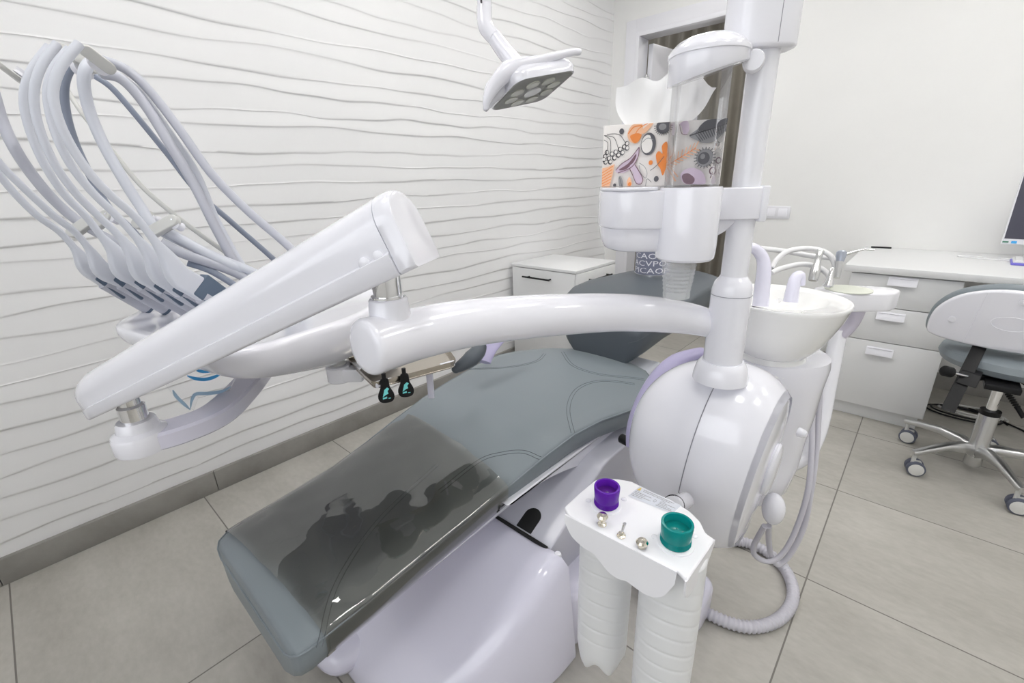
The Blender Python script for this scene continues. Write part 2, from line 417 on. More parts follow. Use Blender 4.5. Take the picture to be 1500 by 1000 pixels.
# ================================================================== FURNITURE (back of the room)
def side_cabinet():
    x0, x1, y0, y1, zt = -2.14, -1.605, 2.355, 2.83, .74
    t = thing('side_cabinet', 'low white cabinet with black bar handles beside the relief wall', 'cabinet', ((x0+x1)/2, (y0+y1)/2, 0))
    a = MB(); cube(a, (x0+.004, y0+.02, .0), (x1-.004, y1, zt-.018)); ob('body', a, FURN, t)
    a = MB(); cube(a, (x0-.002, y0-.004, zt-.018), (x1+.006, y1+.002, zt)); ob('top', a, FURN, t)
    a = MB(); cube(a, (x0+.004, y0, .06), (x1-.006, y0+.018, zt-.022)); d = ob('front_panel', a, FURN, t)
    a = MB(); xa, xb = -2.02, -1.79; hz = .664
    a.tube([V((xa, y0-.03, hz)), V((xb, y0-.03, hz))], .006, 10); 
    for x in (xa+.04, xb-.01): a.tube([V((x, y0-.03, hz)), V((x, y0, hz))], .005, 8)
    ob('handle', a, BLACK, d)
    for z0_, z1_, hh in ((.545, zt-.022, .664), (.30, .54, .50), (.06, .295, .2)):
        a = MB(); cube(a, (x1-.004, y0+.004, z0_), (x1+.012, y1-.004, z1_)); d = ob('drawer', a, FURN, t)
        a = MB(); hz = hh; ya, yb = y0+.12, y1-.1
        a.tube([V((x1+.042, ya, hz)), V((x1+.042, yb, hz))], .006, 10)
        for yy in (ya+.02, yb-.02): a.tube([V((x1+.042, yy, hz)), V((x1+.012, yy, hz))], .005, 8)
        ob('handle', a, BLACK, d)
side_cabinet()

def desk():
    yf = 2.90
    t = thing('desktop', 'long white desktop slab running along the back wall over the drawers', 'desktop', (.6, 3.3, .797))
    a = MB(); cube(a, (-.30, yf-.02, .797), (1.55, YB-.004, .83)); ob('slab', a, FURN, t)
    a = MB(); cube(a, (1.50, yf+.02, 0), (1.53, YB-.02, .797)); ob('side_panel', a, FURN, t)
    t = thing('drawer_unit', 'white unit of three drawers with white pull tabs under the desktop', 'drawers', (-.05, 3.3, 0))
    a = MB(); cube(a, (-.262, yf+.022, .078), (.148, YB-.02, .796)); ob('carcass', a, FURN, t)
    a = MB(); cube(a, (-.255, yf+.035, 0), (.14, yf+.055, .078)); cube(a, (.12, yf+.04, 0), (.14, YB-.1, .078)); ob('plinth', a, FURN, t)
    for z0_, z1_, (hx, hz) in ((.63, .789, (-.058, .765)), (.449, .626, (-.07, .588)), (.08, .445, (-.078, .398))):
        a = MB(); cube(a, (-.268, yf, z0_), (.158, yf+.02, z1_)); d = ob('drawer', a, FURN, t)
        a = MB(); a.box(V((hx, yf-.012, hz)), .056, .0012, .022, Y=V((0, 1, -.35)).normalized(), Z=V((0, .35, 1)).normalized(), r=.0008); cube(a, (hx-.05, yf-.012, hz+.012), (hx+.05, yf, hz+.016))
        ob('pull_tab', a, PAPER, d)
desk()
# black remote on the desk corner
p = V((-.215, 3.615, .834)); a = MB(); a.box(p, .05, .012, .004, V((1, .12, 0)), V((-.12, 1, 0)), UP, .003)
ob('pen', a, BLACK, origin=p, label='small flat black pen lying at the back left corner of the desk', cat='pen')
# loose grey cable on the desk
a = MB(); pts = [V((.145+.09*math.cos(k*.5)+.012*k, 3.44+.035*math.sin(k*.5)-.001*k, .8335)) for k in range(18)] + [V((.46, 3.45, .8335)), V((.60, 3.55, .8335))]
a.tube(spline(pts, 5), .003, 8); ob('cable', a, HOSEW, origin=(.3, 3.45, .83), label='thin white cable coiled on the desktop near the monitor', cat='cable')
# monitor
def monitor():
    p0 = atY(1466, 357, 3.42); p0.x += 0
    bl = p0; Xd = V((1, -.06, 0)).normalized(); tilt = V((.0, .10, 1)).normalized(); Nn = Xd.cross(tilt).normalized()   # faces the room
    w_, h_ = .54, .345
    t = thing('monitor', 'dark flat computer monitor with white bottom bezel at right photo edge', 'monitor', bl+Xd*.27+V((0, .05, -bl.z+.83)))
    c = bl+Xd*w_/2+tilt*h_/2
    a = MB(); a.box(c-Nn*.014, w_/2, h_/2, .014, Xd, tilt, Nn, .003); ob('casing', a, WHITE2, t)
    a = MB(); a.box(c+tilt*.011+Nn*.001, w_/2-.006, h_/2-.016, .0012, Xd, tilt, Nn, .0005); scr = ob('screen', a, mat('dark_screen', srgb(78, 78, 90), .25), t)
    a = MB(); q = bl+Xd*.030+tilt*.011+Nn*.0012
    for k, (dx, w2, h2) in enumerate(((-.016, .011, .004), (.014, .010, .006))):
        a.slot(k); a.box(q+Xd*dx, w2, h2, .0006, Xd, tilt, Nn, .0003)
    ob('sticker', a, [mat('green_ink', srgb(80, 130, 110), .5), CYANINK], t)
    a = MB(); b0 = V((c.x, c.y+.06, .83)); a.tube([b0, b0+UP*.2, c-Nn*.03], .022, 12); a.lathe([(.11, 0), (.11, .008), (.03, .014)], b0, sy=.8); ob('stand', a, WHITE2, t)
monitor()
def keyboard():
    q = atZ(1481, 387, .834); Xd = V((1, -.05, 0)).normalized(); Yd = V((.05, 1, 0)); c = q+Xd*.22+Yd*.075
    t = thing('keyboard', 'white keyboard with violet edge on the desk in front of the monitor', 'keyboard', (c.x, c.y, .83))
    a = MB(); a.box(V((c.x, c.y, .836)), .222, .078, .006, Xd, Yd, UP, .004); ob('base', a, mat('violet_plastic', srgb(118, 112, 205), .4), t)
    a = MB(); a.box(V((c.x, c.y, .846)), .216, .070, .005, Xd, Yd, UP, .003); ob('deck', a, FURN, t)
    a = MB()
    for i in range(15):
        for j in range(5): a.box(V((c.x, c.y, .853))+Xd*(-.196+i*.028)+Yd*(-.054+j*.027), .0125, .012, .003, Xd, Yd, UP, .002)
    ob('keys', a, FURN, t)
keyboard()
# wall switch
def switch():
    p = atY(1138, 311, YB); t = thing('light_switch', 'white double rocker switch plate on the back wall behind the pole', 'light switch', p)
    a = MB(); a.box(p-V((0, .005, 0)), .082, .005, .042, r=.004); ob('plate', a, WHITE2, t)
    for dx in (-.036, .036):
        a = MB(); a.box(p+V((dx, -.011, 0)), .026, .003, .026, r=.002); ob('rocker', a, PAPER, t)
switch()
# cables on the floor under the desk
for nm, c_, R_, r_, M_, lb in (('cable', (.33, 3.28), .13, .0045, BLACK, 'black cable looped on the floor under the desk behind the stool'), ('cable', (.36, 3.33), .11, .006, BEIGE, 'pale grey cable coil on the floor under the desk behind the stool')):
    a = MB(); pts = [V((c_[0]+(R_-.004*k*.3)*math.cos(k*.45)*1.3, c_[1]+(R_-.004*k*.3)*math.sin(k*.45)*.7, r_+.0006*k)) for k in range(32)]
    if M_ is BLACK: pts += [V((.55, 3.25, .006)), V((.66, 3.02, .006)), V((.85, 3.1, .006)), V((1.1, 3.3, .006))]
    a.tube(spline(pts, 4), r_, 8); ob(nm, a, M_, origin=(c_[0], c_[1], 0), label=lb, cat='cable')

# ================================================================== STOOL
def stool():
    cx, cy = .341, 2.64; C0 = V((cx, cy, 0))
    t = thing('dentist_stool', 'dentist stool with grey seat, white back shell and five castors', 'stool', C0)
    a = MB(); a.lathe([(.028, .035), (.03, .04), (.03, .085), (.036, .09), (.036, .13), (.033, .14), (.033, .29), (.03, .30)], C0); ob('column', a, STEEL, t)
    a = MB(); a.lathe([(.034, .285), (.034, .305)], C0, n=24); ob('column_ring', a, BLACK, t)
    a = MB(); a.lathe([(.018, .29), (.018, .52)], C0, n=20); ob('gas_lift', a, CHROME, t)
    for k in range(5):
        an = math.radians(153+72*k-2); d = V((math.cos(an), math.sin(an), 0)); s = V((-d.y, d.x, 0))
        a = MB(); rings = []
        for q, z, hw, hh in ((.02, .105, .022, .028), (.06, .125, .022, .022), (.14, .132, .019, .015), (.22, .118, .016, .012), (.262, .108, .015, .012), (.285, .106, .012, .010)):
            rings.append([C0+d*q+s*(hw*cs)+UP*(z+hh*sn) for cs, sn in ((1, -.4), (1, .5), (.6, 1), (-.6, 1), (-1, .5), (-1, -.4), (-.7, -1), (.7, -1))])
        a.loft(rings); lg = ob('leg', a, ALU, t, angle=50)
        e = C0+d*.27
        rng = random.Random(k+4); sw = math.radians([-8, 12, 5, 160, 10][k]); wd_ = V((math.cos(sw), math.sin(sw), 0)); ax = V((-wd_.y, wd_.x, 0))
        wc = e+wd_*.012+UP*.034
        cs_ = MB(); cs_.tube([e+UP*.10, e+UP*.055], .008, 10); cs_.box(wc+UP*.018, .018, .014, .014, wd_, ax, UP, .006)
        co = ob('caster', cs_, BEIGE, lg)
        for sd in (-1, 1):
            a = MB(); a.slot(0); a.lathe([(.026, .006), (.033, .008), (.034, .014), (.034, .022), (.032, .026), (.0275, .0262)], wc, ax*sd, 28)
            a.slot(1); a.lathe([(.0275, .0255), (.027, .028), (.017, .030), (.001, .031)], wc, ax*sd, 24)
            ob('wheel', a, [mat('blue_grey_tyre', (.10, .11, .15), .5), mat('wheel_face', (.66, .66, .64), .4)], lg)
    # seat
    a = MB(); n = 40
    prof = [(.10, .498), (.19, .50), (.218, .512), (.228, .535), (.220, .56), (.20, .572), (.10, .578), (.001, .578)]
    a.lathe(prof, C0+V((0.01, 0.02, 0)), n=n); ob('seat', a, LEATH, t)
    a = MB(); a.box(C0+UP*.490, .11, .11, .008, r=.01); a.box(C0+V((-.02, -.12, .484)), .05, .12, .012, r=.004); ob('seat_plate', a, BLACK, t)
    # back rest (towards the photographer)
    bd = V((-.10, -.99, 0)).normalized(); bs = V((.99, -.10, 0)).normalized()
    bu = V((.0, -.12, 1)).normalized()
    B0 = P(1476, 474, 1.74)
    nb = bs.cross(bu).normalized()
    if nb.dot(CAM-B0) < 0: nb = -nb
    out = spl2([(-.262, -.075), (-.25, .01), (-.19, .085), (-.10, .128), (0, .142), (.10, .128), (.19, .085), (.25, .01), (.262, -.075), (.235, -.105), (.12, -.112), (0, -.114), (-.12, -.112), (-.235, -.105)], 5)
    def curved(mb, poly, z0, z1, r):
        poly = [(x*.86, y*.95) for x, y in poly]
        k0 = len(mb.v); mb.prism(poly, V((0, 0, 0)), V((1, 0, 0)), V((0, 1, 0)), V((0, 0, 1)), z0, z1, r)
        for i in range(k0, len(mb.v)):
            q = mb.v[i]; mb.v[i] = B0+bs*q.x+bu*q.y+nb*(q.z-q.x*q.x*.9)
    a = MB(); curved(a, [(x*1.0, y*1.0) for x, y in out], -.004, .020, .010); sh = ob('back_shell', a, WHITE, t)
    a = MB(); curved(a, [(x*1.04, y*1.06+.004) for x, y in out], -.05, -.005, .018); ob('back_cushion', a, LEATH, t)
    a = MB()
    ol = [(.01+.055*math.cos(2*PI*k/28), .005+.028*math.sin(2*PI*k/28)) for k in range(29)]
    a.tube([B0+bs*x+bu*y+nb*(.0198-x*x*.9) for x, y in ol], .0016, 6)
    for x0_, x1_ in ((-.08, -.10), (.11, .07)):
        a.tube([B0+bs*x+bu*y+nb*(.0193-x*x*.9) for x, y in [(x0_+(x1_-x0_)*(q/10)+.03*(x0_ > 0)*((10-q)/10)**2, .115-q*.021) for q in range(11)]], .0016, 6)
    ob('moulding_line', a, WHITE, sh)
    for x, y in ((-.155, -.015), (.02, .095)):
        a = MB(); a.lathe([(.013, 0), (.013, .002), (.010, .0035), (.001, .002)], B0+bs*x+bu*y+nb*(.0190-x*x*.9), nb, 20); ob('screw_cap', a, WHITE, sh)
    # black strap bar, clamp and knob
    q0 = B0+bs*(-.05)-bu*.10-nb*.01; q1 = P(1388, 602, 1.76)
    bar = (q1-q0).normalized(); side = bar.cross(nb).normalized()
    a = MB(); a.box((q0+q1)/2-nb*.004, .021, (q1-q0).length/2, .004, side, bar, nb, .002); ob('back_bar', a, BLACK, t)
    cl = P(1420, 552, 1.79); a = MB(); a.box(cl, .030, .030, .022, side, bar, nb, .003); a.box((cl+C0+UP*.46)/2+UP*.0, .015, (cl-C0-UP*.46).length/2, .010, side, (cl-C0-UP*.46), None or (cl-C0-UP*.46).cross(side), .003); ob('clamp', a, BLACK, t)
    kb = P(1388, 544, 1.78); a = MB(); kd = (kb-cl).normalized(); a.lathe([(.018, -.016), (.021, -.013), (.021, .013), (.017, .016)], kb, kd, 18); kn = ob('knob', a, BLACK, t)
    a = MB(); a.tube([kb, cl], .007, 10); ob('knob_shaft', a, CHROME, kn)
    lv0 = P(1462, 556, 2.0); lv1 = P(1490, 596, 1.9); a = MB()
    for k in range(14): c_ = lv0.lerp(lv1, k/13); a.lathe([(.006, -.004), (.011, 0), (.006, .004)], c_, lv1-lv0, 12)
    a.tube([lv1, P(1500, 612, 1.88)], .009, 10); a.tube([C0+UP*.465, lv0], .009, 10); ob('lever', a, BLACK, t)
    lv0 = P(1483, 548, 2.0); lv1 = P(1510, 566, 1.9); a = MB()
    for k in range(12): c_ = lv0.lerp(lv1, k/11); a.lathe([(.006, -.004), (.011, 0), (.006, .004)], c_, lv1-lv0, 12)
    a.tube([C0+UP*.468, lv0], .009, 10); ob('lever', a, BLACK, t)
stool()

# ================================================================== DENTAL CHAIR
def cushion(stations, crown, thick, edge=.012, nseg=16):
    """stations: (y, xc, half width, z of the piped edge)"""
    rings = []
    for (y, xc, hw, z) in stations:
        th = thick
        prof = [(-hw+.035, -th), (-hw+.012, -th*.8), (-hw+.002, -th*.5), (-hw, -.016), (-hw+.002, -.004), (-hw+edge, .002)]
        top = []
        for k in range(1, nseg):
            u = -1+2*k/nseg; x = u*(hw-edge); top.append((x, .002+crown*(1-abs(u)**2.6)))
        right = [(-a, b) for a, b in reversed(prof)]
        rings.append([V((xc+x, y, z+q)) for x, q in prof+top+right])
    return rings
CX = -.962
def dental_chair():
    t = thing('dental_chair', 'grey upholstered reclining dental chair on a lavender white base', 'dental chair', (CX, .9, 0))
    st = [(.160, CX, .185, .425), (.163, CX, .212, .437), (.172, CX, .228, .445), (.19, CX, .236, .45), (.24, CX, .238, .457), (.32, CX+.004, .240, .467), (.49, CX+.004, .245, .486), (.62, CX+.002, .258, .507),
          (.75, CX, .272, .533), (.88, CX-.002, .285, .556), (1.0, CX-.006, .296, .566), (1.12, CX-.006, .315, .568), (1.24, CX, .345, .566), (1.33, CX, .348, .565), (1.41, CX+.002, .322, .565), (1.48, CX+.01, .28, .566), (1.535, CX+.02, .245, .566), (1.575, CX+.03, .20, .563), (1.60, CX+.03, .15, .553), (1.606, CX+.03, .11, .54)]
    # densify
    dn = []
    for i in range(len(st)-1):
        for q in range(3):
            f = q/3; dn.append(tuple(st[i][k]+(st[i+1][k]-st[i][k])*f for k in range(4)))
    dn.append(st[-1])
    R_ = cushion(dn, .020, .085)
    a = MB(); a.loft(R_); seat = ob('seat_cushion', a, LEATH, t, angle=60)
    def top_at(x, y):
        for i in range(len(dn)-1):
            if dn[i][0] <= y <= dn[i+1][0]:
                f = (y-dn[i][0])/(dn[i+1][0]-dn[i][0]); hw = dn[i][2]+(dn[i+1][2]-dn[i][2])*f; z = dn[i][3]+(dn[i+1][3]-dn[i][3])*f; xc = dn[i][1]+(dn[i+1][1]-dn[i][1])*f
                u = max(-1, min(1, (x-xc)/(hw-.012))); return z+.002+.020*(1-abs(u)**2.6)
        return .56
    def stitch(pts, parent, r=.0008, dz=.0002, dbl=.011):
        a = MB()
        for o_ in (0, dbl):
            P2 = spline([V((x, y, 0)) for x, y in pts], 8); L2 = []
            for i, p in enumerate(P2):
                d = (P2[min(i+1, len(P2)-1)]-P2[max(i-1, 0)]).normalized(); q = p+V((-d.y, d.x, 0))*o_; L2.append(V((q.x, q.y, top_at(q.x, q.y)+dz)))
            a.tube(L2, r, 6)
        return a
    # seams read off the photograph, laid on the cushion top
    def zc(*pix): return [(atZ(x, y, .58).x, atZ(x, y, .58).y) for x, y in pix]
    def zk(z, *pix): return [(atZ(x, y, z).x, atZ(x, y, z).y) for x, y in pix]
    def inn(L): return [(max(CX-.33, min(CX+.33, x)), max(.2, min(1.58, y))) for x, y in L]
    for L in (zc((842, 628), (835, 598), (848, 572), (880, 560), (930, 561)), zk(.58, (686, 538), (740, 540), (785, 532), (800, 519)), zk(.58, (822, 517), (838, 538), (880, 551), (945, 553)), zk(.56, (793, 666), (768, 659), (738, 660), (700, 668), (640, 700)), zk(.49, (640, 700), (560, 760), (490, 845), (455, 930))):
        ob('stitching', stitch(inn(L), seat), THREAD, seat)
    # piping on the right and left edges and along the foot end
    a = MB()
    for s in (-1, 1):
        a.tube([V((xc+s*(hw-.001), y, z-.004)) for y, xc, hw, z in dn], .0028, 8)
    a.tube([V((CX-.185, .160, .421)), V((CX, .1595, .423)), V((CX+.185, .160, .421))], .0028, 8)
    ob('piping', a, LEATH, seat)
    # glossy clear cover over the foot half
    cst = [d for d in dn if .205 <= d[0] <= .775]
    cr_ = []
    y0_, y1_ = cst[0][0], cst[-1][0]
    for (y, xc, hw, z) in cst:
        c = cushion([(y, xc, hw+.003, z+.005)], .020, .088)[0]; cr_.append(c)
    # the upper edge runs slightly skewed across the cushion
    def skew(p, f): return p
    a = MB(); fine = []
    for i in range(len(cr_)-1):
        for q in range(3):
            f = q/3; fine.append([p.lerp(p2, f) for p, p2 in zip(cr_[i], cr_[i+1])])
    fine.append(cr_[-1])
    rw = random.Random(2)
    outer, inner = [], []
    for i, rg in enumerate(fine):
        row = []
        for j, p in enumerate(rg):
            u = (p.x-CX)/.26
            f_ = i/(len(fine)-1); yy = p.y+(1-f_)*(.016*u)-f_*(.030*u)
            wob = .0022*math.sin(p.x*38+p.y*23)+.0016*math.sin(p.x*71-p.y*33+1)+.0018*math.sin(p.y*58+p.x*19)+.0010*math.sin(p.x*140+2.0*math.sin(p.y*60))
            inside = 1 if (abs(u) < .80 and p.z > CX*0+.43 and 5 < j < len(rg)-6) else 0
            row.append(V((p.x, yy, p.z+(.0030+wob)*inside)))
        outer.append(row)
    a.loft(outer, False, False, False)
    ob('foot_cover', a, FILM, t, label='clear glossy plastic foot cover', angle=80)
    # backrest section behind
    bx = -.98
    st2 = [(1.545, bx+.05, .13, .70), (1.55, bx+.05, .165, .715), (1.57, bx+.045, .19, .73), (1.61, bx+.035, .215, .745), (1.68, bx+.02, .24, .760), (1.76, bx, .265, .772), (1.85, bx-.01, .285, .780), (2.0, bx-.02, .285, .785), (2.15, bx-.01, .27, .785), (2.3, bx, .255, .785), (2.42, bx, .235, .78), (2.47, bx, .20, .765), (2.485, bx, .16, .745)]
    rings = cushion(st2, .03, .13); 
    # deep rounded underside at the lumbar end
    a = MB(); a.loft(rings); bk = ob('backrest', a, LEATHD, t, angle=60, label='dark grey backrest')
    a = MB()
    sts = [s_ for s_ in st2 if s_[0] < 1.9]
    fr_ = [V((bx+.03+.19*math.cos(q), 1.548+.012-.012*math.sin(q), .685)) for q in [PI*k/16 for k in range(17)]]
    a.tube([V((xc+s_*(hw+.0005), y, z-.03)) for s_ in (1,) for y, xc, hw, z in sts], .0016, 6); a.tube([V((xc-(hw+.0005), y, z-.03)) for y, xc, hw, z in sts], .0016, 6)
    ob('stitching', a, THREAD, bk)
    # white bracket joining seat and backrest
    a = MB(); a.box(V((bx+.05, 1.62, .535)), .20, .10, .018, r=.012); ob('hinge_bracket', a, ARMG, t)
    # pale side shell below the cushion
    def side(sgn):
        xx = CX+sgn*.268
        up = [(.70, .490), (.80, .492), (.92, .492), (1.05, .492), (1.2, .49), (1.35, .487), (1.5, .484)]
        lo = [(1.5, .20), (1.40, .238), (1.26, .312), (1.134, .384), (1.02, .436), (.902, .468), (.80, .482), (.74, .484)]
        a = MB(); a.prism(spl2(up, 4, False)+spl2(lo, 4, False), V((xx-.02, 0, 0)), V((0, 1, 0)), UP, V((1, 0, 0)), 0, .04, .006); return a
    for s in (-1, 1): ob('side_shell', side(s), WHITE, t)
    a = MB(); a.prism(round_poly([(.28, .355), (1.5, .40), (1.5, .485), (.95, .482), (.72, .448), (.5, .41), (.28, .385)], .03, 3), V((CX-.20, 0, 0)), V((0, 1, 0)), UP, V((1, 0, 0)), 0, .40, .01); ob('seat_pan', a, WHITE, t)
    # lift arm: sloping pale panel with dark slot
    xr = -.585
    def sec(y, x0, x1, z0, z1, r=.03, k=5):
        pts = rrect(x1-x0, z1-z0, r, k, (x0+x1)/2, (z0+z1)/2); return [V((p[0], y, p[1])) for p in pts]
    a = MB(); a.prism(round_poly([(.788, .05), (.788, .327), (1.06, .458), (1.5, .47), (1.5, .05)], [.004, .004, .03, .02, .02], 3), V((-1.25, 0, 0)), V((0, 1, 0)), UP, V((1, 0, 0)), 0, .648, .006)
    la = ob('lift_arm', a, mat('pale_grey_shell', (.54, .54, .60), .3, coat=.2), t, angle=40)
    # dark slot on the panel
    a = MB()
    # base: moulded shroud on the floor
    def bsec(y, xl, xr_, zt, crown, fl):
        """cross-section: flared fender edges, raised middle"""
        pts = []; n = 28
        for k in range(n+1):
            u = -1+2*k/n; x = (xl+xr_)/2+u*(xr_-xl)/2
            z = zt*(1-crown*abs(u)**2.2)+fl*math.exp(-((abs(u)-.83)/.10)**2)
            if abs(u) > .90: z *= math.sqrt(max(0, 1-((abs(u)-.90)/.10)**2))*.94+.06
            pts.append(V((x, y, max(.012, z))))
        pts += [V((xr_, y, .004)), V((xl, y, .004))]
        return pts
    secs = [bsec(.33, -1.03, -.80, .020, .3, 0), bsec(.345, -1.10, -.72, .05, .3, 0), bsec(.37, -1.14, -.68, .075, .3, .0), bsec(.42, -1.19, -.63, .118, .25, .005), bsec(.48, -1.25, -.585, .165, .22, .012), bsec(.56, -1.29, -.545, .222, .18, .020), bsec(.64, -1.32, -.52, .272, .12, .026), bsec(.71, -1.33, -.510, .306, .06, .026), bsec(.76, -1.33, -.508, .326, .03, .022), bsec(.783, -1.33, -.508, .325, .03, .018)]
    a = MB(); a.loft(secs); ob('base_shroud', a, LAV, t, angle=55)
    a = MB(); a.prism(round_poly([(-1.31, .785), (-1.31, 1.75), (-.60, 1.75), (-.515, .785)], .05, 4), V((0, 0, 0)), V((1, 0, 0)), V((0, 1, 0)), UP, .002, .20, .02); ob('base_plate', a, LAV, t)
    # rounded stabiliser pad at the foot end
    pd = V((-.985, .40, 0)); a = MB(); rings = []
    pol = spl2([(-.115, .12), (-.112, -.02), (-.07, -.095), (0, -.115), (.07, -.095), (.095, -.02), (.10, .12), (0, .16)], 5)
    a.prism(pol, pd+V((-.04, -.01, 0)), V((1, 0, 0)), V((0, 1, 0)), UP, .003, .085, .045, 5); ob('stabiliser_pad', a, LAV, t)
    # dark joint line and slot on lift arm front
    a = MB(); a.box(V((-.93, .785, .327)), .32, .004, .006); ob('joint_gap', a, DARK, t)
    arch = [(-.027, 0), (.027, 0), (.027, .045)] + [(.027*math.cos(PI*k/12), .045+.027*math.sin(PI*k/12)) for k in range(1, 12)] + [(-.027, .045)]
    a = MB(); a.prism(arch, V((-.705, .794, .3315)), V((1, 0, 0)), V((0, .901, .434)), V((0, -.434, .901)), -.004, .0012, .0008); ob('slot', a, DARK, t)
    a = MB(); a.lathe([(.011, 0), (.011, .012), (.008, .016), (.001, .017)], atZ(817, 815, .325)-UP*.004, UP, 16); ob('buffer', a, WHITE, t)
    # lavender armrest shells on both sides
    a = MB()
    arm = spline([P(708, 530, 1.62), P(716, 512, 1.64), P(735, 490, 1.68), P(760, 465, 1.72)], 6); a.tube(arm, [.03, .032, .03, .026], 12, flat=.5); ob('armrest', a, LAVD, t)
    arm = spline([P(925, 655, 1.30), P(930, 625, 1.30), P(945, 590, 1.30), P(967, 555, 1.31), P(993, 530, 1.33), P(1030, 516, 1.36)], 6)
    a = MB(); a.tube(arm, [.016, .024, .03, .032, .03, .02], 14, flat=.7, upv=(0, 1, 0)); ob('armrest', a, LAVD, t)
    a = MB(); a.lathe([(.014, 0), (.014, .04), (.01, .044)], P(926, 650, 1.31), V((-1, .2, 0)), 18); ob('armrest_pivot', a, BLACK, t)
dental_chair()

# canister of wipes standing on the backrest
def canister():
    c = atZ(955, 400, .817); h, r = .19, .085
    t = thing('wipes_canister', 'round canister with white letters on grey blue, on the backrest', 'canister', c)
    a = MB(); a.lathe([(r-.004, 0), (r, .004), (r, h-.004), (r-.004, h)], c, n=48); bd = ob('body', a, mat('grey_blue_print', srgb(122, 125, 145), .4), t)
    a = MB(); a.lathe([(r+.002, 0), (r+.002, .006), (r-.002, .008)], c, n=48); ob('base_rim', a, CHROME, t)
    a = MB(); rows = ['IPICAOPVACIPO', 'ACVPODACAOPCV', 'CAOPCVACIPODA', 'ODOCVAPICAOPC', 'CVACIPODACAOP']
    for j, s in enumerate(rows):
        zb = c.z+.014+j*.036; k0 = len(a.v)
        def fn(x, y, zb=zb, j=j):
            an = -2.6+(x*1.5)/r+j*.12; return V((c.x+(r+.0006)*math.cos(an), c.y+(r+.0006)*math.sin(an), zb+y))
        text_mb(a, s, .038, fn)
    ob('lettering', a, PAPER, bd, smooth=False)
    a = MB(); a.lathe([(r-.003, h), (r, h+.002), (r, h+.014), (r-.01, h+.02), (.03, h+.022), (.001, h+.022)], c, n=40); ob('lid', a, PAPER, t)
canister()

